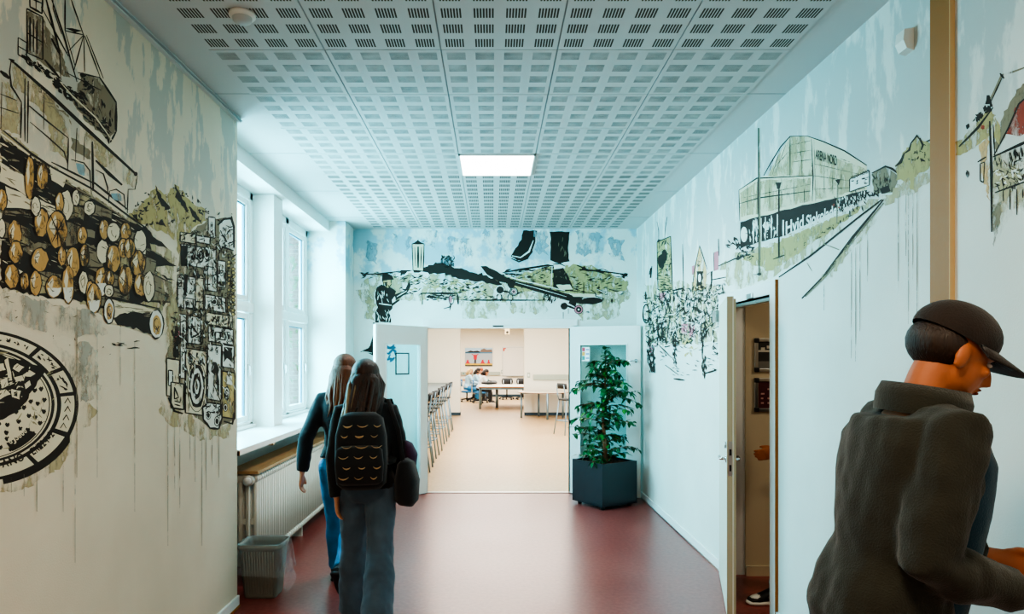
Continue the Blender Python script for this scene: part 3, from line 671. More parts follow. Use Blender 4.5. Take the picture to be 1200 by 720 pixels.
m = Mural('L', 31)
m.poly([(152, 252), (165, 240), (178, 226), (183, 217), (192, 228), (200, 222), (206, 215), (216, 228), (228, 240), (240, 245), (244, 258), (226, 266), (210, 300), (206, 282), (190, 272), (172, 264), (158, 262)], OLIVE, 2)
for q in ([(182, 217), (190, 231), (200, 244), (194, 246), (186, 236)], [(205, 215), (213, 230), (222, 250), (216, 246), (206, 230)], [(222, 242), (232, 252), (236, 262), (226, 256)], [(184, 262), (190, 258), (194, 266)], [(152, 250), (160, 252), (162, 260)], [(168, 244), (174, 240), (172, 248)]): m.poly(q, INK, 1.2, 3)
m.scrib([(154, 244), (180, 222), (214, 262), (170, 266)], 40, 4, 2, INK); m.scrib([(208, 218), (244, 244), (244, 258), (216, 262)], 34, 4, 1.8, INK); m.scrib([(170, 226), (212, 216), (242, 242), (160, 248)], 14, 2.5, 1.6, INK)
m.done('rocky_hill_mural', WALL_L, 'painted olive rocky hill between the logs and the stereo tower')

# ---------------------------------------------------------------- tower of stereos
m = Mural('L', 41)
m.poly([(190, 470), (214, 482), (250, 500), (272, 496), (270, 512), (236, 515), (205, 500), (188, 486)], OLIVED, 3)
m.poly([(194, 424), (208, 330), (213, 280), (245, 256), (272, 256), (276, 380), (274, 492), (258, 502), (240, 496), (198, 470)], TAUPE, 1.5)
def sbox(x0, y0, x1, y1, fill=PALE, wd=1.5, sk=.16): 
    q = [(x0, y0), (x1, y0 + (x1 - x0) * sk), (x1, y1 + (x1 - x0) * sk), (x0, y1)]; m.box(q, fill, wd); return q
def spk(x, y, rx, ry, d=3):
    m.ell(x, y, rx, ry, INK, .05); m.ell(x, y, rx * .78, ry * .8, PALE, .05); m.ell(x, y, rx * .55, ry * .58, INK, .08)
    if d > 2: m.ell(x, y, rx * .3, ry * .34, PALE, .1); m.ell(x, y, rx * .13, ry * .16, INK)
sbox(211, 272, 229, 283, CREAM); sbox(230, 276, 246, 284); sbox(244, 254, 252, 278); spk(248, 264, 1.8, 4, 2)
m.poly([(257, 262), (263, 256), (271, 255), (274, 262), (274, 294), (257, 288)], PALE); m.stroke([(255, 264), (262, 257), (271, 256), (274, 266), (274, 292)], 3.2); m.stroke([(258, 270), (266, 284)], 2.2); m.stroke([(256, 288), (274, 294)], 2.4)
sbox(212, 286, 253, 310); m.poly([(212, 288), (220, 288), (219, 312), (212, 312)], INK); spk(235, 299, 4.2, 9); spk(242, 297, 3.8, 8.5, 2); spk(225, 302, 2.4, 6, 2)
sbox(208, 322, 238, 360); m.poly([(216, 321), (220, 322), (219, 347), (215, 346)], INK); sbox(215, 349, 226, 360); spk(220, 355, 2.4, 3, 2); sbox(229, 322, 238, 362, CREAM)
sbox(240, 312, 254, 340); m.stroke([(243, 316), (243, 338)], 2); m.stroke([(249, 318), (249, 336)], 1.4); sbox(255, 305, 264, 336); spk(259.5, 317, 3, 7); m.poly([(257, 329), (263, 330), (263, 336), (257, 335)], INK, .6)
sbox(240, 345, 264, 363); spk(251, 354, 4, 5, 2); sbox(241, 366, 272, 380, CREAM); m.scrib([(242, 368), (270, 372), (270, 380), (242, 378)], 18, 5, 1.5)
sbox(244, 382, 273, 400); spk(248.5, 392, 2.6, 5.5, 2); spk(268, 395, 2.8, 6, 2); m.outl([(252, 389), (264, 391), (264, 399), (252, 397)], 1.6)
sbox(220, 370, 235, 402); m.outl([(224, 382), (232, 392), (224, 396)], 2.4); sbox(203, 382, 209, 418, INK); sbox(211, 368, 218, 443); spk(214.5, 386, 2, 6, 2); spk(214.5, 432, 2, 5, 2); spk(214.5, 405, 1.8, 4, 2)
sbox(217, 408, 242, 484, CREAM, 2); spk(230.4, 453, 9.5, 26); m.ring(230.4, 453, 11, 30, .9); spk(222.5, 421, 3, 7); spk(235, 424, 2.4, 5, 2); m.scrib([(219, 412), (240, 416), (240, 428), (219, 436)], 20, 7, 1.2, INK, ang=1.4)
sbox(243, 403, 259, 468, PALE, 2); m.poly([(248, 424), (253, 424), (256, 434), (256, 468), (252, 440), (247, 436)], INK, .8); spk(248, 410, 1.6, 2.6, 2); spk(254, 412, 1.6, 4, 2)
sbox(260, 404, 274, 430); m.poly([(262, 407), (272, 408), (271, 424), (266, 420), (262, 425)], INK, .6); sbox(260, 435, 275, 489, YEL, 2); spk(265.5, 461, 3.6, 8); spk(264, 478, 2.6, 5, 2); m.poly([(266, 440), (272, 441), (272, 452), (266, 450)], PALE, .6); m.stroke([(262, 494), (272, 497), (275, 484)], 3)
m.poly([(237, 478), (244, 472), (258, 474), (260, 490), (256, 503), (246, 502), (238, 492)], PALE, 1); m.outl([(237, 478), (244, 472), (258, 474), (260, 490), (256, 503), (246, 502), (238, 492)], 2.4); spk(254, 494, 3.4, 6, 2); spk(244, 487, 3, 5, 2); m.scrib([(240, 474), (258, 476), (258, 488), (240, 488)], 24, 7, 1.6)
m.stroke([(252, 430), (250, 450), (258, 470), (260, 480)], 1.2)
sbox(195, 420, 210, 464, CREAM, 2); sbox(197, 434, 202, 452, PALE); sbox(200, 448, 215, 478, CREAM, 2.2); m.outl([(204, 454), (209, 466), (204, 468)], 1.6); m.stroke([(204, 470), (211, 472)], 1.6); m.stroke([(204, 474), (211, 476)], 1.6); m.stroke([(197, 466), (204, 482), (214, 485)], 3.4)
for i in range(26):
    y = 300 + i * 2.7 + (i % 3); x = 268 + (i % 2) * 5; m.ell(x, y, 2.6, 2.3, INK, .1); m.ell(x, y, 1.8, 1.5, YEL, .1)
m.scrib([(209, 275), (274, 262), (274, 405), (204, 420)], 520, 6, 1.25, INK); m.scrib([(209, 275), (274, 262), (274, 480), (204, 470)], 110, 7, 1.6, TAUPE, ang=1.4); m.scrib([(212, 290), (240, 285), (240, 400), (208, 400)], 90, 8, 1.5, INK, ang=1.5, spread=.2); m.scrib([(240, 284), (272, 288), (272, 400), (240, 400)], 70, 7, 1.4, INK, ang=1.5, spread=.25)
m.scrib([(209, 280), (274, 266), (274, 490), (200, 470)], 120, 5, 1.2, WHITEP, ang=1.3); m.scrib([(200, 365), (206, 365), (206, 395), (200, 395)], 16, 4, 1.6); m.scrib([(204, 388), (209, 388), (209, 400), (204, 396)], 3, 4, 1.6, PINK)
m.scrib([(217, 408), (275, 412), (274, 490), (200, 476)], 70, 8, 1.1, INK, ang=1.4, spread=.4); m.scrib([(240, 250), (272, 250), (272, 258), (240, 262)], 6, 4, 1.3)
m.done('stereo_tower_mural', WALL_L, 'painted tower of stacked radios and loudspeakers')

# ---------------------------------------------------------------- manhole lid
m = Mural('L', 51)
def E(s_, a): 
    a = math.radians(a); return (-28 + 120 * s_ * math.cos(a), 474 - (88 if math.sin(a) > 0 else 91) * s_ * math.sin(a))
def ering(s0, s1, mt, a0=0, a1=360, n=60):
    q = [E(s0, a0 + (a1 - a0) * i / n) for i in range(n + 1)] + [E(s1, a1 - (a1 - a0) * i / n) for i in range(n + 1)]
    m.poly(q, mt)
m.poly([(40, 552), (88, 500), (98, 470), (112, 480), (92, 520), (70, 548), (30, 572), (0, 580), (0, 565)], OLIVED, 3); m.poly([(60, 396), (98, 430), (108, 470), (94, 470), (84, 440)], GREYW, 3)
m.poly([E(1.0, a) for a in range(0, 360, 6)], INK); m.poly([(E(1.0, a)[0] + 1, E(1.0, a)[1] + 6) for a in range(-75, -20, 5)] + [E(.97, a) for a in range(-20, -78, -5)], INK)
for a0, a1 in ((52, 92), (31, 49), (10, 28), (-22, 7), (-51, -26), (-80, -54), (95, 130), (133, 170), (-125, -84), (172, 230)): ering(.96, .83, CREAM, a0, a1, 14)
ering(.79, .765, CREAM); ering(.735, .72, CREAM)
m.poly([E(.71, a) for a in range(0, 360, 6)], CREAM)
for i in range(7):
    s_ = .27 + i * .066
    for j in range(0, 360, int(34 - i * 3.4)):
        a = j + i * 11; x, y = E(s_, a)
        if x > -15: m.poly([(x - 2.9, y - .8 + m.r.uniform(-1, 1)), (x - 1.2, y - 2.7), (x + .3, y - 1.6), (x + 1.8, y - 2.6), (x + 2.9, y), (x + .5, y + 3.3), (x - 1.6, y + 2.4)], INK, .3)
m.scrib([(0, 412), (70, 440), (60, 500), (0, 530)], 30, 12, 1.6, OLIVED)
m.poly([(-20, 414), (0, 416), (28, 424), (54, 432), (42, 452), (28, 474), (20, 480), (0, 484), (-30, 470)], INK, 1)
m.poly([(-20, 488), (0, 482), (22, 476), (26, 480), (10, 488), (-20, 500)], INK, 1)
for q in ([(5, 422), (9, 420), (14, 446), (10, 446)], [(-4, 428), (4, 426), (6, 434), (-2, 436)], [(14, 432), (20, 426), (28, 430), (22, 436)], [(26, 440), (34, 434), (42, 438), (36, 442)], [(0, 446), (8, 442), (10, 452), (2, 456)], [(16, 442), (30, 440), (28, 446), (18, 448)], [(-8, 460), (6, 456), (12, 462), (0, 468)], [(12, 456), (24, 458), (22, 468), (14, 466)], [(28, 450), (34, 446), (36, 452), (30, 456)]): m.poly(q, CREAM, .6); 
m.poly([(16, 460), (20, 459), (20, 465), (16, 464)], INK); m.scrib([(-6, 424), (40, 432), (24, 470), (-6, 474)], 26, 6, 1.2, CREAM); m.scrib([(-6, 424), (40, 432), (24, 470), (-6, 474)], 20, 6, 1.2, INK)
def arc_text(txt, s_, a0, a1, h, flip=False):
    n = len(txt)
    for i, ch in enumerate(txt):
        if ch == ' ': continue
        a = a0 + (a1 - a0) * (i + .5) / n; c = E(s_, a); e = E(s_, a + (a1 - a0) / n * .42); f = E(s_, a - (a1 - a0) / n * .42)
        ux = (e[0] - f[0], e[1] - f[1]); l = math.hypot(*ux) or 1; uy = (ux[1] / l * h, -ux[0] / l * h)
        m.text(ch, (f[0], f[1]), ux, uy, INK)
arc_text('EN124-2 DANO', .855, -78, -28, 8.5) if False else None
arc_text('DANO', .855, -79, -56, 9); arc_text('EN124-2', .86, -50, -27, 8.5)
ering(.70, .58, INK, -60, -33, 12)
def arc_text2(txt, s_, a0, a1, h, mt):
    n = len(txt)
    for i, ch in enumerate(txt):
        a = a0 + (a1 - a0) * (i + .5) / n; e = E(s_, a + (a1 - a0) / n * .42); f = E(s_, a - (a1 - a0) / n * .42)
        ux = (e[0] - f[0], e[1] - f[1]); l = math.hypot(*ux) or 1; m.text(ch, f, ux, (ux[1] / l * h, -ux[0] / l * h), mt)
arc_text2('GJS600', .61, -58, -35, 7, CREAM)
for a in (-18, -11, -4, 3): x, y = E(.895, a); m.stroke([(x - 4, y + 3), (x, y - 3), (x + 3, y + 3)], 2)
for a in (14, 19, 24, 35, 40, 45): x, y = E(.895, a); m.scrib([(x - 4, y - 3), (x + 4, y - 3), (x + 4, y + 3), (x - 4, y + 3)], 3, 7, 2, ang=.8)
for a in (58, 64, 70, 76, 82, 88): x, y = E(.895, a); m.scrib([(x - 3, y - 2), (x + 3, y - 2), (x + 3, y + 2), (x - 3, y + 2)], 3, 5, 1.6)
for a in (-90, -100, -112): x, y = E(.895, a); m.poly([(x - 4, y - 1), (x - 2, y - 4), (x, y - 2), (x + 3, y - 4), (x + 4, y), (x, y + 5)], INK)
x, y = E(.895, -58 - 4); 
m.done('manhole_lid_mural', WALL_L, 'painted round manhole lid with lettered rim')

# ---------------------------------------------------------------- back wall: skateboard scene
m = Mural('B', 61)
m.poly([(424, 330), (440, 320), (470, 322), (520, 322), (560, 334), (600, 320), (650, 312), (700, 318), (730, 326), (740, 340), (738, 352), (720, 358), (640, 352), (560, 356), (520, 352), (470, 352), (440, 370), (428, 350)], OLIVED, 3)
m.poly([(598, 326), (640, 314), (688, 310), (720, 322), (738, 330), (732, 342), (700, 346), (640, 344), (600, 340)], OLIVE, 2)
m.poly([(538, 354), (584, 356), (582, 374), (544, 374)], OLIVED, 2); m.poly([(590, 354), (640, 352), (640, 366), (600, 368)], OLIVED, 3); m.poly([(676, 352), (724, 350), (726, 372), (680, 376)], OLIVED, 3); m.poly([(418, 342), (432, 340), (438, 374), (428, 372)], OLIVED, 3); m.poly([(404, 316), (412, 318), (412, 330), (405, 328)], OLIVED, 1)
m.poly([(468, 318), (472, 310), (482, 311), (495, 318), (500, 311), (512, 308), (528, 312), (545, 316), (560, 320), (580, 326), (590, 334), (570, 332), (545, 328), (520, 322), (500, 320), (480, 318), (470, 322)], INK, 1.6, 3)
m.ell(524, 307, 7, 7, INKD, .25); m.scrib([(517, 300), (532, 300), (532, 314), (517, 314)], 30, 4, 1.4)
m.poly([(483, 286), (497, 286), (496, 318), (484, 317)], CREAM, .5); m.outl([(483, 286), (497, 286), (496, 318), (484, 317)], 1.3); m.stroke([(490, 289), (490, 314)], 2.6); m.stroke([(486, 290), (487, 312)], 1.2); m.stroke([(494, 290), (493, 314)], 1.2); m.poly([(482, 286), (490, 282), (498, 286)], INK, .5); m.stroke([(490, 281), (490, 284)], 1.2)
m.stroke([(424, 322), (445, 321), (470, 318)], 2.2); m.scrib([(424, 320), (470, 318), (470, 326), (424, 326)], 26, 6, 1.6, ang=0, spread=.4)
m.scrib([(470, 322), (560, 330), (580, 350), (470, 346)], 120, 6, 1.5, INK, ang=0, spread=.6); m.scrib([(600, 322), (730, 326), (730, 346), (600, 346)], 110, 6, 1.3, INK, ang=0, spread=.5); m.scrib([(480, 324), (560, 330), (580, 346), (480, 340)], 50, 7, 1.6, OLIVE, ang=0)
m.stroke([(588, 320), (610, 316), (642, 311), (650, 312)], 2.2); m.stroke([(676, 311), (690, 317), (704, 318), (735, 322)], 2.4); m.poly([(679, 317), (684, 312), (690, 318)], INK, .8); m.ell(733, 322, 3, 1.8, INK, .2); m.scrib([(590, 318), (650, 312), (650, 322), (595, 330)], 26, 8, 2, ang=-.15, spread=.3); m.scrib([(676, 312), (735, 320), (735, 326), (676, 322)], 26, 7, 1.4, ang=.1, spread=.3)
# long bench / rail
m.stroke([(493, 344), (536, 344)], 2.6); m.stroke([(494, 344), (495, 357)], 2); m.stroke([(536, 344), (537, 357)], 2.4); m.stroke([(500, 347), (520, 350), (534, 346)], 2.2); m.stroke([(540, 352), (640, 352)], 1.6); m.scrib([(540, 350), (590, 350), (590, 353), (540, 353)], 14, 7, 1.3, ang=0, spread=.2)
m.stroke([(494, 346), (494, 358)], 1, CREAM); m.scrib([(500, 345), (532, 345), (532, 352), (500, 352)], 26, 6, 1.4, ang=0, spread=.3)
m.ell(528, 351, 1.8, 4, PINK); m.ring(529, 351, 3, 6, 1.1, INK, 0, 300, 10); m.stroke([(520, 362), (527, 360), (529, 355)], 1.4); m.stroke([(529, 355), (527, 364)], 1.4)
for x in (585, 598, 640, 648): m.ring(x, 349, 3, 4.5, 1.2, INK, 160, 430, 10)
m.stroke([(598, 352), (599, 358)], 1.2); m.scrib([(636, 344), (650, 344), (650, 356), (636, 356)], 16, 5, 1.4)
# legs and shoes
m.poly([(613, 270.5), (629, 270.5), (628, 282), (624, 296), (618, 304), (606, 306), (599, 300), (604, 292), (611, 281)], INK, .6); m.stroke([(600, 300), (610, 302), (620, 295), (625, 282)], 1.8, WHITEP); m.stroke([(599, 303), (608, 307), (619, 303)], 2.2); m.stroke([(628, 272), (628, 284), (624, 294)], 1.1, WHITEP)
m.poly([(644, 271), (667, 272), (666, 290), (667, 307), (656, 309), (645, 305), (646, 290)], INK, .7); m.scrib([(648, 276), (664, 276), (664, 300), (648, 300)], 7, 9, 1, TAUPE, ang=1.5, spread=.3)
m.poly([(648, 309), (662, 309), (662, 315), (649, 316)], WHITEP, .6); m.stroke([(648, 310), (656, 309), (662, 312)], 1.4); m.poly([(648, 316), (660, 314), (668, 328), (671, 339), (655, 340), (648, 336)], INK, .6); m.poly([(652, 334), (668, 334), (671, 339), (656, 340)], CREAM, .4); m.stroke([(649, 338), (660, 341), (672, 340)], 1.8); m.stroke([(647, 312), (646, 334)], 1.2, WHITEP); m.scrib([(651, 318), (662, 318), (664, 328), (652, 330)], 6, 4, .8, TAUPE)
# board
m.poly([(563, 312), (570, 312), (582, 318), (594, 325.5), (602, 328.5), (640, 337.5), (668, 345.5), (684, 349), (700, 347), (708, 350), (705, 354.5), (694, 357), (680, 356), (660, 351), (640, 345), (600, 334), (584, 330), (571, 322)], INK, .3)
m.stroke([(568, 311), (582, 316), (594, 323.5), (602, 326.5), (640, 335.5), (662, 341)], 1, WHITEP); m.stroke([(604, 331), (640, 341), (664, 348)], .5, WHITEP); m.ring(694, 351.5, 12, 3.2, .7, WHITEP, 190, 350)
m.poly([(594, 330), (604, 332), (602, 340), (596, 338)], INK, .8); m.ell(586, 340, 4.8, 4.8, INK); m.ring(586, 340, 4.8, 4.8, 1, WHITEP); m.stroke([(588, 341), (598, 343)], 2.6); m.ell(602, 342, 5.2, 5.2, INK); m.ell(602, 342, 4, 4, PALE); m.ell(602, 342, 2.2, 2.2, PINK); m.ring(602, 342, 3.2, 3.2, 1); m.ell(602, 342, 1.1, 1.1, INK)
m.poly([(668, 350), (676, 352), (674, 360), (666, 356)], INK, .8); m.ell(661, 359, 4.4, 4.4, INK); m.ring(661, 359, 4.6, 4.6, .9, WHITEP); m.stroke([(663, 358), (674, 362)], 3); m.ell(678, 363, 5.4, 5.4, INK); m.ring(678, 363, 3.9, 3.9, 1.5, PINK); m.ell(678, 363, 2.6, 2.6, INK); m.ell(678, 363, 1.2, 1.2, PALE)
# table right
m.poly([(668, 344), (698, 345), (698, 348), (672, 348)], CREAM); m.outl([(668, 341), (698, 344), (698, 348)], 1.2, close=False); m.stroke([(684, 331), (684, 345)], 1.6); m.stroke([(699, 339), (710, 344)], 2.6); m.stroke([(699, 339), (710, 344)], 1, WHITEP); m.stroke([(710, 338), (738, 343)], 1.2, TAUPE); m.stroke([(712, 332), (711, 354)], 1, TAUPE); m.stroke([(717, 350), (717, 355)], 2); m.stroke([(660, 366), (660, 374)], 1); m.stroke([(666, 362), (666, 368)], .8)
for x in (690, 694, 702): m.stroke([(x, 333), (x, 340)], 1)
m.scrib([(684, 366), (700, 364), (700, 370), (684, 370)], 5, 3, 1)
# man throwing, left
m.poly([(441, 337), (447, 334), (456, 335), (464, 342), (462, 348), (459, 352), (460, 362), (456, 366), (459, 378), (439, 378), (440, 366), (442, 360), (439, 348)], INK, .8)
m.poly([(448, 326), (458, 326), (459, 333), (455, 338), (450, 336)], PEACH, .3); m.outl([(448, 326), (458, 327), (459, 333), (455, 338), (450, 336)], 1); m.poly([(447.5, 330), (448, 324), (453, 320.5), (459, 323), (462, 328), (455, 328)], INK, .3); m.stroke([(452, 331), (453, 336)], 2.4); m.scrib([(450, 328), (456, 328), (456, 336), (450, 336)], 6, 3, .9)
m.poly([(462, 346), (474, 341), (478, 334), (480, 331), (481, 336), (478, 343), (464, 352)], INK, .5); m.stroke([(465, 348), (477, 341)], 1, PALE); m.stroke([(479, 336), (479, 329)], 1.2)
m.stroke([(443, 356), (452, 358), (460, 357), (468, 352)], 3.4); m.stroke([(444, 356), (459, 358)], 1.6, PALE); m.stroke([(460, 356), (468, 351)], 1.6); m.scrib([(443, 340), (458, 340), (456, 354), (442, 354)], 12, 6, 1, PALE, ang=1.2); m.scrib([(441, 364), (458, 364), (458, 377), (440, 377)], 14, 6, 1.1, PALE, ang=1.3)
m.stroke([(438, 378), (439, 392), (435, 404), (439, 416)], 3); m.poly([(422, 412), (432, 408), (440, 398), (440, 422), (436, 416), (430, 414)], INK, .8); m.stroke([(424, 412), (436, 414)], 1, PALE)
for (x, y, w_, h_) in ((436, 296, 14, 26), (472, 284, 20, 18), (505, 280, 18, 24), (540, 290, 30, 24), (580, 284, 26, 30), (634, 284, 14, 30), (690, 286, 30, 30), (722, 292, 16, 28)): 
    m.poly([(x - w_ / 2, y - h_ / 2), (x + w_ / 2, y - h_ / 2 + 3), (x + w_ / 2, y + h_ / 2), (x - w_ / 2, y + h_ / 2 - 4)], BLUEW, 3, 3)
m.done('skateboard_mural', WALL_B, 'painted skateboard with jumping legs, hills, tower and a throwing man')

# ---------------------------------------------------------------- right wall: crowd street
m = Mural('R', 71)
m.poly([(756, 332), (790, 330), (850, 336), (850, 400), (800, 405), (758, 402)], OLIVED, 3)
m.poly([(770, 284), (786, 277), (788, 322), (786, 340), (771, 342)], OLIVE, 1); m.outl([(770, 284), (786, 277), (788, 340)], 1.3, close=False); m.stroke([(770, 284), (771, 340)], 1.2); m.ell(775, 306, 4.2, 9, INK, .15); m.ell(779, 300, 3, 8, INK, .2); m.scrib([(770, 282), (786, 278), (787, 318), (771, 322)], 40, 6, 1.2); m.scrib([(771, 322), (787, 320), (788, 346), (772, 346)], 46, 5, 1.2, ang=.1, spread=.4)
m.stroke([(772, 282), (772, 270), (770, 260)], 1); m.stroke([(779, 279), (780, 266), (782, 254)], 1); m.stroke([(800, 286), (801, 338)], 1.1)
m.stroke([(761, 322), (763, 314), (762, 326)], 2.2); m.stroke([(764, 312), (763, 326)], 1.4)
m.poly([(772, 344), (780, 343), (779, 352), (774, 352)], PINK); m.poly([(798, 380), (806, 379), (805, 393), (799, 390)], PINK, .5); m.poly([(807, 381), (814, 381), (814, 396), (808, 394)], PINK, .5); m.poly([(837, 296), (842, 294), (842, 316), (837, 318)], PINK); m.poly([(811, 312), (814, 311), (813, 322), (811, 322)], PINK)
m.stroke([(836.5, 296), (837, 320)], 1); m.stroke([(842, 280), (842.5, 300)], 1.3)
m.poly([(820, 289), (828.5, 318), (827, 338), (811, 342), (814, 318)], PEACH, .5); m.stroke([(820, 288), (814, 316), (811, 342)], 1.2); m.stroke([(820, 288), (829, 316)], 1.2); m.poly([(817, 318), (824, 318), (823, 334), (817, 336)], INK, .8); m.ell(820, 326, 1.8, 5, PALE); m.scrib([(818, 298), (822, 298), (823, 312), (817, 312)], 7, 3, .9)
m.stroke([(788, 341), (800, 338), (803, 341)], 2.6); m.poly([(835, 318), (851, 316), (851, 328), (836, 330)], WHITEP); m.outl([(835, 328), (851, 325)], 1.6, close=False); m.stroke([(829, 322), (834, 318), (834, 332)], 2.4)
m.scrib([(755, 344), (850, 332), (850, 392), (758, 400)], 520, 6, 1.25, INK); m.scrib([(755, 344), (850, 332), (850, 392), (758, 400)], 150, 8, 1.4, INK, ang=1.5, spread=.25); m.scrib([(757, 350), (850, 340), (850, 392), (760, 396)], 110, 6, 1.3, PALE)
m.scrib([(757, 396), (812, 396), (812, 402), (760, 410)], 60, 5, 1.2); m.scrib([(758, 396), (768, 396), (768, 436), (760, 436)], 70, 7, 1.3, INK, ang=1.5, spread=.3); m.scrib([(822, 376), (828, 376), (828, 442), (823, 442)], 46, 7, 1.4, INK, ang=1.5, spread=.3); m.scrib([(788, 390), (793, 390), (793, 426), (789, 426)], 28, 6, 1.2, INK, ang=1.4, spread=.3)
m.ring(757.5, 368, 3.6, 11, 1.3); m.ring(774, 388, 2.6, 9, 2); m.scrib([(770, 400), (848, 394), (848, 440), (772, 440)], 60, 5, 1, INK, ang=.3); m.stroke([(770, 402), (788, 420)], 1.2); m.stroke([(780, 428), (796, 440)], 1.3); m.scrib([(836, 400), (850, 396), (850, 424), (836, 424)], 24, 5, 1.3); m.stroke([(790, 444), (803, 446)], 2, INK, wob=.5); m.stroke([(826, 438), (840, 434)], 2, wob=.5)
m.scrib([(800, 398), (816, 398), (816, 420), (800, 420)], 10, 8, 2, YEL); m.scrib([(760, 405), (768, 405), (768, 420), (760, 420)], 5, 3, 1.2, PINK)
m.done('street_crowd_mural', WALL_R, 'painted street crowd with a peach gable and pink accents')

# ---------------------------------------------------------------- right wall: arena
m = Mural('R', 81)
m.poly([(842, 312), (866, 296), (915, 282), (1015, 236), (1034, 234), (1002, 262), (960, 290), (914, 322), (870, 340), (846, 330)], OLIVED, 3); m.poly([(868, 304), (915, 282), (975, 256), (1020, 238), (1000, 252), (966, 276), (914, 312), (900, 318)], OLIVE, 2)
m.poly([(866, 223), (887, 209), (900, 206), (912, 182), (926, 160), (946, 159.5), (990, 176), (1016, 194), (1016, 226), (938, 246), (867, 259)], CREAM); m.poly([(912, 182), (926, 161), (946, 160), (953, 206), (900, 207)], OLIVED, 1)
m.poly([(868, 226), (888, 212), (950, 209), (950, 236), (868, 255)], OLIVED, 1); m.poly([(955, 176), (1014, 198), (1014, 222), (955, 234)], OLIVED, 1)
for pts in ([(895, 206), (904, 190), (915, 172), (926, 160), (946, 159.5)], [(866, 223), (887, 209), (920, 207.5), (952, 206)], [(866, 239), (890, 232), (950, 224)]): m.stroke(pts, 1.6)
m.stroke([(946, 159.5), (965, 166), (990, 177), (1016, 194)], 2); m.stroke([(926, 161), (926, 207)], 1.2); m.stroke([(951, 163), (953, 207), (952, 236)], 1.5); m.stroke([(954, 164), (956, 236)], 1, TAUPE); m.stroke([(866, 223), (867, 259)], 1.2); m.stroke([(888, 210), (888, 252)], 1.2)
for a, c in (((906, 188), (900, 206)), ((914, 176), (905, 205)), ((921, 170), (908, 205)), ((927, 170), (950, 165)), ((927, 180), (951, 176)), ((928, 190), (951, 187)), ((938, 160), (940, 206)), ((954, 192), (1014, 206)), ((954, 206), (1002, 213)), ((954, 222), (1000, 220)), ((966, 196), (966, 230)), ((986, 198), (986, 226)), ((976, 200), (976, 228)), ((870, 232), (950, 216)), ((902, 210), (902, 245)), ((916, 209), (916, 243)), ((930, 208), (931, 240)), ((942, 208), (943, 238)), ((876, 218), (876, 256)), ((985, 186), (996, 190)), ((908, 196), (924, 178))): m.stroke([a, c], .9, INKD)
m.poly([(867, 260), (900, 252), (940, 241), (980, 232), (1016, 222), (1016, 232), (990, 244), (968, 253), (920, 276), (890, 284), (868, 291)], INK, .8, 6)
m.ell(872, 275, 4, 9, PALE); m.scrib([(878, 262), (912, 254), (912, 276), (878, 284)], 40, 9, 1.5, PALE, ang=1.55, spread=.15); m.scrib([(878, 260), (912, 254), (912, 276), (878, 284)], 16, 7, 1.4, INK, ang=.1)
for x in (883, 892, 897, 904, 911): m.stroke([(x, 258 - (x - 883) * .25), (x, 286 - (x - 883) * .32)], 1.6, PALE)
m.text('Hvid', (921, 275), (21, -8.5), (0, -15), WHITEP); m.text('Sjokolade', (945, 266), (36, -14), (0, -13), WHITEP); m.stroke([(918, 258), (918, 278)], 2.6, WHITEP)
m.scrib([(980, 234), (1014, 224), (1014, 236), (982, 248)], 50, 7, 1.6, PALE, ang=1.5, spread=.3); m.scrib([(978, 232), (1014, 222), (1016, 244), (982, 256)], 46, 6, 1.4, INK, ang=1.4, spread=.5); m.scrib([(976, 240), (984, 238), (984, 246), (976, 248)], 4, 3, 1.4, RED)
m.stroke([(920, 279), (968, 258), (1012, 238)], 1.2, WHITEP)
m.text('ARENA NORD', (956, 186), (25, 8), (0, -11), INK)
m.poly([(996, 210), (1019, 200), (1019, 217), (996, 225)], WHITEP); m.outl([(996, 210), (1019, 200), (1019, 217), (996, 225)], 1.3); m.text('ARENA NORD', (996.5, 211), (22, -8.5), (0, -4), INK); m.scrib([(998, 212), (1017, 206), (1017, 215), (998, 221)], 12, 4, 1.2, INK, ang=-.4, spread=.3); m.stroke([(1003, 222), (1004, 240)], 1.4)
m.stroke([(889.6, 150), (890, 220), (890.6, 320)], 2.6, TAUPE, .1); m.stroke([(888.6, 150), (889, 220), (889.6, 320)], 1, INK, .1); m.ell(890, 321.5, 2.6, 1.8, INK); m.stroke([(883, 322), (889, 322)], 1.2)
m.stroke([(913, 222), (913, 302)], 2.2, INK, .1); m.poly([(909, 214), (916, 214), (914, 222), (911, 222)], INK, .4); m.stroke([(906, 304), (920, 299)], 1.5); m.stroke([(982, 216), (981, 262)], 1.6, TAUPE, .1); m.poly([(979, 211), (985, 210), (983, 217)], INK, .3)
m.poly([(1022, 204), (1038, 195), (1054, 206), (1048, 226), (1024, 228)], TAUPE, 1); m.stroke([(1022, 203), (1038, 195), (1046, 198), (1056, 206)], 2.8); m.scrib([(1024, 206), (1048, 206), (1046, 224), (1024, 226)], 30, 7, 1.4, INKD, ang=1.4); m.poly([(1032, 222), (1042, 218), (1044, 224), (1034, 228)], INK, .8); m.scrib([(1012, 226), (1032, 222), (1030, 230), (1014, 232)], 16, 5, 1.6)
m.poly([(1050, 196), (1058, 180), (1070, 168), (1075, 159), (1082, 164), (1090, 170), (1097, 162), (1097, 190), (1080, 204), (1062, 214), (1052, 210)], OLIVE, 2); m.stroke([(1050, 195), (1056, 190), (1060, 180)], 3, wob=.5); m.stroke([(1060, 180), (1066, 176), (1068, 168), (1075, 159), (1080, 166)], 2.4, wob=.6); m.stroke([(1078, 162), (1082, 170), (1080, 176)], 3, wob=.5); m.stroke([(1086, 166), (1096, 162)], 2); m.scrib([(1060, 176), (1096, 166), (1096, 186), (1066, 192)], 20, 4, 1.8)
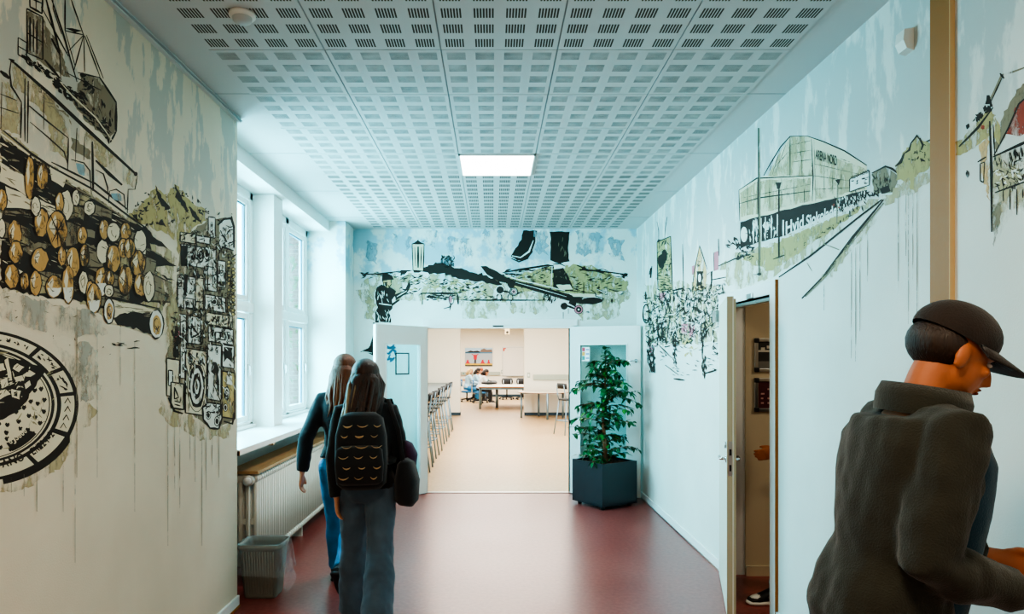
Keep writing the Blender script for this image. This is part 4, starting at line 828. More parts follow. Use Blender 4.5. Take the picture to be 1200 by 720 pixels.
m.poly([(1056, 214), (1097, 196), (1097, 208), (1078, 222), (1066, 228), (1036, 240), (1030, 236)], OLIVED, 3); m.poly([(1066, 196), (1072, 196), (1072, 224), (1067, 222)], OLIVE, 1)
m.stroke([(842, 312), (860, 304), (880, 298)], 1.6); m.scrib([(864, 286), (886, 284), (882, 304), (864, 306)], 40, 5, 2); m.scrib([(852, 282), (866, 276), (866, 288), (852, 294)], 10, 6, 2)
m.stroke([(913, 325), (950, 300), (985, 272), (1010, 252), (1034, 234)], 2.4); m.stroke([(940, 350), (965, 325), (1000, 278), (1036, 234)], 3); m.stroke([(944, 348), (970, 322), (1002, 280), (1036, 238)], 2.4, TAUPE); m.poly([(962, 326), (1000, 280), (1030, 250), (1026, 262), (1000, 292), (970, 330)], OLIVED, 2)
m.scrib([(925, 296), (980, 262), (1000, 250), (960, 282)], 24, 4, 1.2); m.stroke([(966, 286), (984, 293)], 1.6, TAUPE); m.stroke([(946, 308), (952, 318)], 1.2, TAUPE)
for x, y0, y1 in ((998, 296, 420), (1003, 290, 424), (1008, 282, 388), (1053, 230, 330), (1062, 228, 300), (1070, 226, 330), (1075, 224, 420), (966, 330, 364), (1065, 226, 380), (1017, 262, 330)): m.drip(x, y0, y1, .9)
m.done('arena_mural', WALL_R, 'painted sports arena with dark lettered band and lamp posts')

# ---------------------------------------------------------------- right wall, before the tan casing: old house
m = Mural('R', 91)
m.poly([(1121, 168), (1146, 142), (1160, 124), (1166, 136), (1162, 156), (1134, 178), (1121, 182)], OLIVE, 2); m.stroke([(1124, 172), (1146, 150), (1164, 126)], 2.6); m.scrib([(1122, 160), (1146, 136), (1162, 118), (1162, 128)], 22, 6, 3.4); m.poly([(1156, 112), (1160, 112), (1162, 122), (1155, 122)], INK, .8)
m.stroke([(1161, 116), (1174, 88), (1188, 84), (1210, 76)], 2.4, TAUPE); m.stroke([(1162, 118), (1175, 90)], 1.4); m.stroke([(1172, 86), (1177, 92)], 2.4)
m.poly([(1165, 172), (1176, 134), (1192, 104), (1210, 92), (1210, 112), (1196, 122), (1180, 156), (1168, 180)], TAUPE, 1.5); m.poly([(1180, 158), (1190, 126), (1210, 110), (1210, 150), (1196, 160)], RED, 1); m.stroke([(1165, 182), (1182, 150), (1194, 122), (1212, 106)], 2.4)
m.poly([(1164, 182), (1212, 160), (1212, 250), (1190, 244), (1166, 286), (1163, 240)], OLIVED, 1); m.stroke([(1164, 184), (1212, 162)], 3.2); m.stroke([(1160, 142), (1162, 200), (1162.5, 272)], 3, wob=.3); m.stroke([(1164, 146), (1166, 184)], 1.6); m.poly([(1166, 136), (1172, 148), (1172, 170), (1166, 164)], OLIVE, 1)
m.scrib([(1166, 186), (1200, 172), (1200, 190), (1168, 200)], 26, 9, 1.8, INK, ang=1.5, spread=.2); m.scrib([(1166, 192), (1206, 180), (1206, 220), (1168, 224)], 60, 8, 1.5); m.scrib([(1168, 196), (1206, 186), (1206, 214), (1168, 220)], 26, 6, 2, PALE); m.stroke([(1166, 226), (1188, 218), (1210, 210)], 2.4)
for x, y1 in ((1176, 236), (1184, 246), (1192, 252), (1199, 232), (1207, 240)): m.stroke([(x, 222), (x, y1)], 1.7)
m.poly([(1163, 240), (1174, 236), (1172, 260), (1165, 290)], TAUPE, 1); m.poly([(1148, 168), (1158, 160), (1160, 240), (1152, 206)], PEACH, 2); m.stroke([(1146, 190), (1156, 184)], 2.6); m.outl([(1149, 192), (1154, 190), (1153, 214), (1149, 212)], 1.6); m.ell(1134, 204, 2, 4, INKD, .2); m.ell(1152, 149, 2.4, 2.6, RED, .2)
m.done('old_house_mural', WALL_R, 'painted gabled old house with a red panel')
# ================================================================ corridor objects
# radiator
M_rad = mat('radiator_enamel', '#cfcbbd', .4); M_rads = mat('radiator_shelf_wood', '#a9855a', .5, var=.15, vscale=4, stretch=(8, 1, 8))
RX0, RX1, RY0, RZ0, RZ1 = -1.93, -1.72, 5.02, .12, .80
t = thing('radiator', 'long cream column radiator under the window sill with a wooden shelf on top', 'radiator', ((RX0 + RX1) / 2, 6.35, 0))
nsec = 54
sec0 = None
for i in range(nsec):
    y = RY0 + .025 + i * .05
    if sec0 is None:
        b = MB()
        for x in (RX0 + .02, RX0 + .078, RX1 - .078, RX1 - .02): b.loft([(x, y, RZ0 + .03), (x, y, RZ1 - .03)], [(.019, .017)] * 2, M_rad, 8, side=(1, 0, 0))
        for z in (RZ0 + .035, RZ1 - .035): b.loft([(RX0, y, z), (RX0 + .012, y, z), (RX1 - .012, y, z), (RX1, y, z)], [(.02, .016), (.023, .036), (.023, .036), (.02, .016)], M_rad, 10, side=(0, 1, 0))
        b.box((RX0 + .02, y - .008, .43), (RX1 - .02, y + .008, .47), M_rad)
        sec0 = b.build('section', t)
    else:
        o = sec0.copy(); COL.objects.link(o); o.parent = t; o.location = sec0.location + Vector((0, i * .05, 0))
b = MB(); b.cyl((RX1 - .055, RY0 + .005, RZ1 - .04), .04, -.05, M_rad, axis=(0, 1, 0)); b.cyl((RX1 - .055, RY0 - .045, RZ1 - .04), .028, -.02, M_white, axis=(0, 1, 0)); b.tube([(RX1 - .055, RY0 - .02, RZ1 - .06), (RX1 - .06, RY0 - .02, .0)], .009, M_rad); b.build('valve', t)
b = MB(); b.box((RX0 - .02, RY0 - .02, RZ1 + .004), (RX1 + .012, RY0 + nsec * .05 + .02, RZ1 + .028), M_rads, .004); b.build('shelf', t)
for y in (RY0 + .18, RY0 + 1.35, RY0 + 2.5):
    b = MB(); b.box((RX0 + .05, y, 0), (RX1 - .05, y + .02, RZ0 + .02), M_rad); b.build('foot', t)

# waste bin with liner
t = thing('waste_bin', 'grey plastic waste bin with a clear liner bag beside the radiator', 'bin', (-1.60, 4.80, 0))
M_bin = mat('bin_grey', '#75756c', .5, bump=.03)
def rrect(cx, cy, hx, hy, r, z, n=5):
    out = []
    for (sx, sy, a0) in ((1, 1, 0), (-1, 1, 90), (-1, -1, 180), (1, -1, 270)):
        for k in range(n):
            a = math.radians(a0 + 90 * k / (n - 1)); out.append(Vector((cx + sx * (hx - r) + r * math.cos(a), cy + sy * (hy - r) + r * math.sin(a), z)))
    return out
def rings(b, rs, m, cap0=True, cap1=False, smooth=True):
    n = len(rs[0]); vs = [v for r in rs for v in r]; fs = [(i * n + k, i * n + (k + 1) % n, (i + 1) * n + (k + 1) % n, (i + 1) * n + k) for i in range(len(rs) - 1) for k in range(n)]
    if cap0: fs.append(tuple(reversed(range(n))))
    if cap1: fs.append(tuple((len(rs) - 1) * n + k for k in range(n)))
    b.add(vs, fs, m, smooth)
bx_, by_ = -1.60, 4.80
b = MB(); rings(b, [rrect(bx_, by_, .105, .09, .03, 0), rrect(bx_, by_, .112, .095, .03, .02), rrect(bx_, by_, .142, .122, .035, .345), rrect(bx_, by_, .152, .132, .04, .347), rrect(bx_, by_, .153, .133, .04, .375), rrect(bx_, by_, .143, .123, .035, .376), rrect(bx_, by_, .135, .117, .035, .34), rrect(bx_, by_, .100, .085, .03, .015)], M_bin, True, True)
for k in range(12):
    x = bx_ - .10 + k * .0185; b.loft([(x * .93 + bx_ * .07, by_ - .093, .03), (x, by_ - .121, .33)], .004, M_bin, 5)
b.build('bin_body', t)
b = MB(); rng = random.Random(3); M_bag = film_mat('clear_liner', '#cfe6ee', .13, .12)
def wrinkle(r, amp): return [v + Vector((rng.uniform(-amp, amp), rng.uniform(-amp, amp), rng.uniform(-amp, amp))) for v in r]
rings(b, [wrinkle(rrect(bx_, by_, .125, .108, .03, .18, 8), .008), wrinkle(rrect(bx_, by_, .132, .114, .034, .36, 8), .002), rrect(bx_, by_, .148, .128, .04, .385, 8), rrect(bx_, by_, .160, .140, .04, .378, 8), wrinkle(rrect(bx_ + .006, by_, .166, .142, .04, .30, 8), .007), wrinkle(rrect(bx_ + .015, by_, .172, .146, .04, .17, 8), .014)], M_bag, False, False)
lb = b.build('liner_bag', t, fix=False)
b = MB(); pts = []
for i in range(9):
    z = .38 - i * .036; pts.append((bx_ + .15 + .006 * i + rng.uniform(-.008, .008), by_ - .05 + rng.uniform(-.02, .02), z))
b.loft(pts, [(.012 + .008 * (i % 3), .05 + .008 * i) for i in range(9)], M_bag, 9, side=(1, 0, 0), cap=False); b.build('bag_tail', lb, fix=False)

# planter and ficus
M_pot = mat('planter_anthracite', '#22272b', .42, bump=.02); M_soil = mat('bark_soil', '#4a2d1d', .95, bump=.8, bscale=60, var=.4, vscale=40)
ang = math.atan2(.28, .443); pc = Vector((1.262, 7.77, 0)); hs = .255
t = thing('planter', 'square anthracite planter box in the right corner by the double door', 'planter', pc)
R3 = Matrix.Rotation(ang, 4, 'Z')
def pxf(b): return b.xf(Matrix.Translation(pc) @ R3)
b = MB(); b.box((-hs, -hs, .035), (hs, hs, .06), M_pot)
for a, c in (((-hs, -hs), (hs, -hs + .02)), ((-hs, hs - .02), (hs, hs)), ((-hs, -hs + .02), (-hs + .02, hs - .02)), ((hs - .02, -hs + .02), (hs, hs - .02))): b.box((a[0], a[1], .035), (c[0], c[1], .505), M_pot)
pxf(b).build('box', t)
b = MB(); n = 18; rng = random.Random(5); k = hs - .018
vs = [(-k + 2 * k * i / n, -k + 2 * k * j / n, .475 + rng.uniform(-.012, .014)) for j in range(n + 1) for i in range(n + 1)]
b.add(vs, [(j * (n + 1) + i, j * (n + 1) + i + 1, (j + 1) * (n + 1) + i + 1, (j + 1) * (n + 1) + i) for j in range(n) for i in range(n)], M_soil, False); pxf(b).build('soil', t)
for sx in (-1, 1):
    for sy in (-1, 1):
        b = MB(); b.cyl((sx * (hs - .06), sy * (hs - .06), 0), .022, .036, M_black); pxf(b).build('foot', t)

t = thing('ficus', 'bushy green weeping fig with a slim brown trunk in the anthracite planter', 'plant', pc + Vector((0, 0, .475)))
M_bark = mat('fig_bark', '#7a5238', .85, bump=.4, bscale=50, var=.2, vscale=20); M_leafA = mat('fig_leaf', '#1f5a30', .32, var=.35, vscale=7); M_leafB = mat('fig_leaf_young', '#3f8038', .32, var=.2, vscale=7)
rng = random.Random(17)
tb = MB(); z0 = .47
def trunk_at(z): return pc + Vector((.015 * math.sin(z * 5), .01 * math.cos(z * 4), z))
tb.loft([trunk_at(z0 + i * .1) for i in range(13)], [.022 - i * .0014 for i in range(13)], M_bark, 9)
tb.loft([trunk_at(z0) + Vector((.02, .01, 0)), trunk_at(.75) + Vector((.018, -.016, 0)), trunk_at(1.05) + Vector((-.01, .012, 0)), trunk_at(1.4) + Vector((.03, 0, 0))], [.014, .012, .009, .005], M_bark, 7)
fo = MB()
def leaf(p, d, up, L, W, m):
    d = d.normalized(); s = d.cross(up).normalized(); n = s.cross(d)
    q = []
    prof = [(0, .02), (.18, .7), (.42, 1.), (.7, .72), (.9, .25), (1, .0)]
    for u, w_ in prof:
        c = p + d * (L * u) - n * (L * .28 * u * u)
        q.append((c - s * (W * w_) + n * (W * .35 * w_), c, c + s * (W * w_) + n * (W * .35 * w_)))
    vs = [v for r in q for v in r]; fs = []
    for i in range(len(prof) - 1):
        fs += [(i * 3, i * 3 + 1, i * 3 + 4, i * 3 + 3), (i * 3 + 1, i * 3 + 2, i * 3 + 5, i * 3 + 4)]
    fo.add(vs, fs, m, True)
def twig(p, d, L, dens):
    pts = [p]; dd = d.normalized(); n = 6
    for i in range(n):
        dd = (dd + Vector((rng.uniform(-.18, .18), rng.uniform(-.18, .18), -.09 - .05 * i * .5))).normalized(); pts.append(pts[-1] + dd * (L / n))
    tb.loft(pts, [.0055 - .0007 * i for i in range(n + 1)], M_bark, 5)
    for i in range(1, n + 1):
        a = pts[i - 1]; c = pts[i]
        for j in range(dens):
            q = a.lerp(c, rng.random()); out = ((c - a).normalized() * .6 + Vector((rng.uniform(-1, 1), rng.uniform(-1, 1), rng.uniform(-.75, .35)))).normalized()
            leaf(q, out, Vector((rng.uniform(-.3, .3), rng.uniform(-.3, .3), 1)), rng.uniform(.062, .10), rng.uniform(.017, .026), M_leafB if rng.random() < .16 else M_leafA)
# profile of the crown: height, reach to the left, reach to the right (metres)
prof = [(.56, .26, .28, 5), (.68, .27, .27, 4), (.80, .34, .25, 5), (.92, .28, .30, 4), (1.02, .33, .28, 5), (1.12, .26, .36, 5), (1.21, .22, .38, 5), (1.32, .30, .20, 5), (1.42, .22, .20, 4), (1.52, .14, .20, 4), (1.62, .09, .2, 4)]
for (z, l, r, nb) in prof:
    nb += 1
    for k in range(nb):
        a = 2 * PI * (k + rng.random() * .8) / nb; ca = math.cos(a); reach = (r if ca > 0 else l) * abs(ca) + .22 * abs(math.sin(a)); reach = max(.1, reach)
        twig(trunk_at(z - .05 + rng.uniform(-.08, .05)), Vector((ca, .8 * math.sin(a), rng.uniform(.35, 1.0))), reach * rng.uniform(.75, 1.2), 3)
twig(trunk_at(1.62), Vector((.05, -.1, 1)), .18, 3); twig(trunk_at(1.36), Vector((-1, -.3, .25)), .42, 3); twig(trunk_at(1.2), Vector((1, -.35, .3)), .46, 3)
tb.build('trunk', t); fo.build('foliage', t, fix=False)

# ================================================================ beyond the double door
M_fw = mat('far_wall_paint', '#ebe7da', .8, bump=.04, bscale=90); M_dk = mat('dark_baseboard', '#2f4654', .5); M_lam = mat('white_laminate', '#e3dccd', .35); M_edge = mat('oak_edge', '#b5793f', .5)
M_tube = mat('grey_tube', '#7d96a5', .35, .6); M_seatk = mat('black_seat', '#23262b', .55); M_trunkg = mat('trunking_grey', '#aab3a8', .5); M_counter = mat('counter_grey', '#6f7f86', .4)
YF, YE = 20.0, 30.0
OX0, OX1 = -.955, .915
b = MB(); b.box((-4.2, YF, 0), (OX0, YF + .3, 3.0), M_fw); b.box((OX1, YF, 0), (6.2, YF + .3, 3.0), M_fw)
struct(b, 'wall_far', 'cream cross wall of the far room with a wide opening', 'wall')
b = MB(); b.box((-1.25, YF - .015, 0), (OX0 + .0, YF, .09), M_dk); b.box((OX1, YF - .015, 0), (6.2, YF, .09), M_dk); b.box((OX0 - .01, YF - .015, 0), (OX0 + .012, YF + .3, .09), M_dk); struct(b, 'baseboard_far', 'dark blue baseboard of the cross wall', 'baseboard')
b = MB(); b.box((-4.2, YE, 0), (6.2, YE + .2, 3.1), M_fw); struct(b, 'wall_end', 'cream end wall with a picture and a whiteboard', 'wall')
b = MB(); b.box((-4.2, YE - .02, 0), (6.2, YE, .1), M_dk); struct(b, 'baseboard_end', 'dark baseboard of the end wall', 'baseboard')
b = MB(); b.box((-2.25, YB + .16, 0), (-2.15, YF, 3.05), M_fw); b.box((-4.3, YF, 0), (-4.2, YE, 3.1), M_fw); struct(b, 'wall_far_left', 'cream left wall of the far rooms', 'wall')
b = MB(); b.box((6.1, YB + .16, 0), (6.2, YE, 3.1), M_fw); struct(b, 'wall_far_right', 'cream right wall of the far rooms', 'wall')
b = MB(); b.box((-2.2, YB + .16, 2.95), (6.2, YF + .3, 3.05), M_fw); b.box((-4.2, YF, 3.03), (6.2, YE, 3.1), M_fw); struct(b, 'ceiling_far', 'cream ceiling of the far rooms', 'ceiling')

# bar counter along the left with stools
t = thing('bar_counter', 'long grey topped bar counter along the left of the far room', 'counter', (-1.6, 15, 0))
b = MB(); b.box((-1.95, 9.6, .915), (-1.22, YF - .02, .955), M_counter, .004); b.build('counter_top', t)
b = MB(); b.box((-1.9, 9.7, 0), (-1.5, YF - .03, .915), mat('counter_front', '#d0b285', .6)); b.build('counter_front', t)
def stool(name, label, group=None):
    t = thing(name, label, 'stool', (0, 0, 0), 0, group)
    b = MB(); b.loft([(0, 0, .745), (0, 0, .755), (0, 0, .775), (0, 0, .78)], [(.17, .16), (.19, .18), (.19, .18), (.17, .16)], M_seatk, 20, side=(1, 0, 0), power=3.2); b.build('seat', t)
    b = MB(); n = 10; R = .26
    vs = []; 
    for i in range(n + 1):
        a = math.radians(-42 + 84 * i / n); x = R * math.sin(a); y = .06 - R * math.cos(a)
        for z, yo in ((1.0, 0), (1.12, -.02)): 
            for dr in (0, .014): vs.append((x * (1 + dr), y + yo - dr, z + (.0 if abs(i - n / 2) < 4 else -.008)))
    fs = []
    for i in range(n):
        p = i * 4; q = p + 4
        fs += [(p, q, q + 2, p + 2), (p + 1, p + 3, q + 3, q + 1), (p + 2, q + 2, q + 3, p + 3), (p, p + 1, q + 1, q)]
    fs += [(0, 2, 3, 1), (n * 4, n * 4 + 1, n * 4 + 3, n * 4 + 2)]
    b.add(vs, fs, M_seatk, True); b.build('backrest', t)
    for sx in (-1, 1):
        b = MB(); b.tube([(sx * .14, -.14, .745), (sx * .15, -.17, .86), (sx * .14, -.205, 1.09)], .010, M_tube); b.build('back_post', t)
        for sy in (-1, 1):
            b = MB(); b.tube([(sx * .14, sy * .13, .75), (sx * .215, sy * .225, .0)], .0125, M_tube); b.build('leg', t)
    b = MB(); zf = .30; f = .75 - zf; kx = .14 + .075 * f / .75; ky = .13 + .095 * f / .75
    b.tube([(-kx, ky, zf), (kx, ky, zf)], .010, M_tube); b.tube([(-kx, -ky, zf), (kx, -ky, zf)], .010, M_tube); b.tube([(-kx, -ky, zf), (-kx, ky, zf)], .010, M_tube); b.tube([(kx, -ky, zf), (kx, ky, zf)], .010, M_tube)
    b.build('foot_rail', t); return t
sl = stool('bar_stool', 'x', 'bar stools along the grey counter')
ys = [9.75, 10.65, 11.55, 12.5, 13.5, 14.6, 15.75]
names = ['nearest bar stool of the row at the grey counter, partly behind the left door leaf', 'second bar stool from the double door in the row at the grey counter', 'third bar stool from the double door in the row at the grey counter', 'middle bar stool of the row of seven at the grey counter', 'third bar stool from the far end of the row at the grey counter', 'second bar stool from the far end of the row at the grey counter', 'farthest bar stool of the row at the grey counter']
for i, y in enumerate(ys):
    o = sl if i == 0 else dup(sl, (0, 0, 0)); o.location = (-1.15, y, 0); o.rotation_euler = (0, 0, PI / 2 + math.radians((-4, 3, -2, 5, -3, 2, 0)[i])); o['label'] = names[i]
s2 = stool('bar_stool', 'single bar stool standing by the half round table, right of the doorway'); s2.location = (1.64, 15.0, 0); s2.rotation_euler = (0, 0, math.radians(-62))

# half round table against the cross wall
t = thing('half_round_table', 'white half round table with grey legs against the cross wall', 'table', (1.3, 18.9, 0))
cx, cy, r = 1.43, 18.75, .74
b = MB(); top = [(cx - .62, 19.9), (cx + .62, 19.9)] + [(cx + r * math.cos(a), 19.15 - .62 * math.sin(a)) for a in [PI * k / 14 for k in range(15)]]
b.prism([(x, y, .715) for x, y in top], (0, 0, .012), M_edge); b.prism([(x, y, .727) for x, y in top], (0, 0, .006), M_lam); b.build('tabletop', t)
for (x, y) in ((.80, 19.2), (1.475, 18.55), (1.32, 19.75), (1.95, 19.1)):
    b = MB(); b.cyl((x, y, 0), .028, .715, M_tube, 14); b.build('leg', t)
b = MB(); b.box((.8, 19.2, .67), (1.95, 19.22, .71), M_tube); b.build('apron', t)

# meeting table with chairs in the room behind
t = thing('meeting_table', 'white meeting table with wood edge and grey legs behind the opening', 'table', (.35, 23.4, 0))
b = MB(); b.box((-.47, 22.5, .70), (1.75, 24.7, .725), M_edge, .004); b.box((-.465, 22.505, .725), (1.745, 24.695, .732), M_lam); b.build('tabletop', t)
for (x, y) in ((-.42, 22.55), (.14, 23.2), (1.7, 22.55), (-.42, 24.65), (1.7, 24.65)):
    b = MB(); b.cyl((x, y, 0), .045 if x == .14 else .032, .70, M_tube, 14); b.build('leg', t)
b = MB(); b.box((-.4, 22.6, .64), (1.7, 22.63, .70), M_tube); b.build('apron', t)

def office_chair(label, sm, group=None, sd=0.):
    t = thing('office_chair', label, 'chair', (0, 0, 0), 0, group)
    b = MB(); b.loft([(0, .02, .43 + sd), (0, .02, .45 + sd), (0, .02, .49 + sd), (0, .02, .505 + sd)], [(.19, .18), (.235, .225), (.235, .225), (.19, .18)], sm, 20, side=(1, 0, 0), power=3); b.build('seat', t)
    b = MB(); b.loft([(0, -.22, .60), (0, -.245, .66), (0, -.25, .74), (0, -.235, .84), (0, -.23, .865)], [(.17, .02), (.215, .03), (.225, .03), (.215, .025), (.17, .015)], sm, 18, side=(1, 0, 0), power=3); b.build('backrest', t)
    b = MB()
    for sx in (-1, 1): b.tube([(sx * .14, -.15, .44 + sd), (sx * .15, -.28, .46 + sd), (sx * .15, -.285, .62), (sx * .15, -.262, .80)], .011, M_chrome)
    b.tube([(-.14, -.15, .44 + sd), (.14, -.15, .44 + sd)], .011, M_chrome); b.build('back_frame', t)
    b = MB(); b.cyl((0, 0, .10), .028, .33 + sd, M_seatk); b.build('column', t)
    b = MB()
    for k in range(5):
        a = 2 * PI * k / 5 + .3; b.loft([(0, 0, .11), (.14 * math.cos(a), .14 * math.sin(a), .10), (.29 * math.cos(a), .29 * math.sin(a), .075)], [.028, .022, .014], M_seatk, 7)
    b.build('star_base', t)
    for k in range(5):
        a = 2 * PI * k / 5 + .3; b = MB(); p = Vector((.29 * math.cos(a), .29 * math.sin(a), .032)); s_ = Vector((-math.sin(a), math.cos(a), 0)); b.cyl(p - s_ * .025, .032, .05, M_seatk, 12, axis=s_); b.build('castor', t)
    return t
M_blueseat = mat('blue_chair_fabric', '#2f6fa0', .7)
c1 = office_chair('black office chair behind the meeting table, in the middle of the opening', M_seatk, 'black office chairs at the meeting table'); c1.location = (.57, 27.9, 0); c1.rotation_euler = (0, 0, .05)
c2 = dup(c1, (1.22, 27.9, 0), -.2, 'black office chair half hidden by the right edge of the opening')
bc = office_chair('x', M_blueseat, 'blue office chairs of the students', -.085)
CH = [((-.50, 25.75), -1.45, 'blue office chair under the student with long dark hair'), ((-1.0, 26.5), -1.3, 'blue office chair under the blonde student'), ((-.76, 27.2), -1.65, 'blue office chair under the student with dark tied hair'), ((-.62, 28.3), -1.7, 'blue office chair under the reddish haired student')]
for i, ((x, y), rz, lb) in enumerate(CH):
    o = bc if i == 0 else dup(bc, (0, 0, 0)); o.location = (x, y, 0); o.rotation_euler = (0, 0, rz); o['label'] = lb

# end wall: picture, whiteboard, trunking, projector, switches
t = thing('wall_picture', 'wide canvas picture of a person in red with raised arms by the water', 'picture', (-.6, YE, 1.5))
x0, x1, z0, z1 = -1.21, -.02, 1.335, 2.13
b = MB(); b.box((x0, YE - .03, z0), (x1, YE, z1), mat('canvas_edge', '#4a5058', .6)); b.build('canvas', t)
b = MB(); yq = [YE - .031]
def pr(pts, m): 
    yq[0] -= .0008; b.add([(x0 + (x1 - x0) * u, yq[0], z0 + (z1 - z0) * v) for u, v in pts], [tuple(range(len(pts)))], m)
pc_ = lambda n, c: mat('picture_' + n, c, .6)
pr([(0, 0), (1, 0), (1, 1), (0, 1)], pc_('water', '#a9b3bc')); pr([(0, .8), (1, .8), (1, 1), (0, 1)], pc_('sky', '#a9cbe3')); pr([(0, .7), (1, .7), (1, .77), (0, .77)], pc_('deep', '#3c7ea5'))
pr([(0, .76), (.1, .8), (.2, .86), (.3, .82), (.45, .85), (.55, .8), (.55, .74), (0, .74)], pc_('trees', '#2c2a2b')); pr([(.55, .76), (.58, .9), (.7, .97), (.8, .9), (.98, .92), (1, .76)], pc_('houses', '#7e6b60'))
pr([(0, .06), (1, .06), (1, .15), (0, .15)], pc_('boat', '#c9a63a')); pr([(0, 0), (1, 0), (1, .06), (0, .06)], pc_('hull', '#23313c'))
red = pc_('red', '#c52a3a')
for (u, w_) in ((.1, .16), (.65, .17), (.87, .12)): pr([(u - w_ / 2, .14), (u + w_ / 2, .14), (u + w_ * .2, .26), (u + .02, .36), (u - .03, .34), (u - w_ * .35, .22)], red)
pr([(.33, .14), (.35, .4), (.32, .52), (.42, .52), (.40, .4), (.41, .14), (.38, .14), (.375, .34), (.365, .14)], pc_('legs', '#3a2c33')); pr([(.32, .36), (.43, .36), (.44, .58), (.5, .66), (.48, .68), (.41, .62), (.33, .62), (.25, .68), (.23, .66), (.31, .58)], red)
pr([(.355, .62), (.395, .62), (.395, .69), (.355, .69)], pc_('skin', '#c69a84')); b.build('print', t, fix=False)
t = thing('whiteboard', 'white writing board on the end wall with a small red mark in its corner', 'whiteboard', (1.1, YE, .9))
b = MB(); b.box((.43, YE - .02, .91), (2.0, YE, 2.16), mat('whiteboard_face', '#e6e3da', .25)); b.build('board', t)
b = MB()
for q in ((.42, .90, 2.01, .92), (.42, 2.15, 2.01, 2.17), (.42, .9, .435, 2.17), (1.995, .9, 2.01, 2.17)): b.box((q[0], YE - .028, q[1]), (q[2], YE, q[3]), M_steel)
b.build('frame', t)
b = MB(); b.box((.6, YE - .09, .885), (1.8, YE - .02, .905), M_steel); b.build('pen_tray', t)
b = MB(); b.add([(.45, YE - .0212, 2.13), (.58, YE - .0212, 2.13), (.58, YE - .0212, 2.08), (.52, YE - .0212, 2.08), (.52, YE - .0212, 2.0), (.45, YE - .0212, 1.98)], [(0, 1, 2, 3, 4, 5)], mat('red_mark', '#c8523a', .5)); tag(b.build('corner_mark', t, fix=False), 'red corner mark')
def trunking(label, x0, x1, y, z0, z1):
    t = thing('cable_trunking', label, 'trunking', ((x0 + x1) / 2, y, z0)); b = MB(); b.box((x0, y - .07, z0), (x1, y, z1), M_trunkg, .006); b.build('channel', t)
    for k in range(4):
        b = MB(); x = x0 + (x1 - x0) * .42 + k * .10; b.box((x, y - .076, (z0 + z1) / 2 - .025), (x + .06, y - .07, (z0 + z1) / 2 + .025), M_steel if k < 3 else mat('teal_socket', '#3f8f86', .5)); b.build('socket', t)
trunking('grey cable trunking with sockets on the cross wall above the half round table', 1.18, 4.2, YF, 1.04, 1.19)
trunking('grey cable trunking on the end wall under the picture', -3.0, .32, YE, .94, 1.09)
for lb, x, y, z in (('small white light switch beside the trunking on the cross wall', 1.0, YF, 1.10), ('small grey wall switch left of the whiteboard', .36, YE, 1.02)):
    b = MB(); b.box((x, y - .015, z), (x + .085, y, z + .15), M_trunkg, .004); b.box((x + .02, y - .02, z + .04), (x + .065, y - .015, z + .11), M_white); tag(b.build('wall_switch', loc=(x, y, z)), lb, 'switch')
t = thing('projector_mount', 'white projector arm with a small box hanging under the ceiling', 'projector', (.57, 28.6, 3.03))
b = MB(); b.cyl((.5, 28.6, 2.86), .03, .17, M_white); b.box((.3, 28.55, 2.98), (.62, 28.65, 3.03), M_trunkg); b.build('bracket', t)
b = MB(); b.box((.50, 28.45, 2.66), (.70, 28.8, 2.9), mat('projector_cream', '#d9c79f', .5), .015); b.cyl((.6, 28.45, 2.76), .05, -.02, M_black, axis=(0, 1, 0)); b.build('projector', t)
t = thing('side_board', 'low wooden cupboard against the end wall behind the students', 'cupboard', (-2.0, 29.6, 0))
b = MB(); b.box((-3.2, 29.3, 0), (-.9, 29.9, .72), M_fw); b.build('body', t); b = MB(); b.box((-3.22, 29.28, .72), (-.88, 29.92, .76), M_edge); b.build('top', t)
# things on the meeting table
t = thing('black_bag', 'soft black bag lying on the meeting table beside the students', 'bag', (-.12, 24.2, .732)); b = MB()
b.ell((-.12, 24.2, .805), (.30, .18, .06), M_black); b.ell((-.02, 24.25, .835), (.18, .14, .06), M_black); me = remesh(b, .02, 3, 'bag', .01, 9, 2)
for v in me.vertices: v.co -= Vector((-.12, 24.2, .732))
put(me, 'bag_body', t); b = MB(); b.tube([(-.2, 24.1, .83), (-.14, 24.08, .9), (-.05, 24.1, .86)], .012, M_black); b.build('handle', t)
b = MB(); b.lathe([(.03, 0), (.035, .01), (.035, .14), (.02, .165), (.02, .2), (0, .2)], mat('teal_bottle', '#3f9f96', .3), (-.16, 24.55, .733), 14); tag(b.build('water_bottle', loc=(-.16, 24.55, .733)), 'small teal drinking bottle standing behind the black bag', 'bottle')

# ================================================================ outside the windows
M_brick = bpy.data.materials.new('brick_wall'); M_brick.use_nodes = True; nt = M_brick.node_tree; bt = nt.nodes.new('ShaderNodeTexBrick'); bt.inputs['Color1'].default_value = srgb('#7d5046'); bt.inputs['Color2'].default_value = srgb('#8d6256'); bt.inputs['Mortar'].default_value = srgb('#a39b93'); bt.inputs['Scale'].default_value = 3.2
tc = nt.nodes.new('ShaderNodeTexCoord'); mp = nt.nodes.new('ShaderNodeMapping'); mp.inputs['Rotation'].default_value = (PI / 2, 0, 0); nt.links.new(tc.outputs['Object'], mp.inputs[0]); nt.links.new(mp.outputs[0], bt.inputs['Vector']); nt.links.new(bt.outputs['Color'], nt.nodes['Principled BSDF'].inputs['Base Color'])
t = thing('brick_building', 'red brick building wing seen through the far window', 'building', (-5.5, 14, 0))
b = MB(); b.box((-12, 13.2, -1), (-3.2, 16, 8), M_brick); b.build('wall', t)
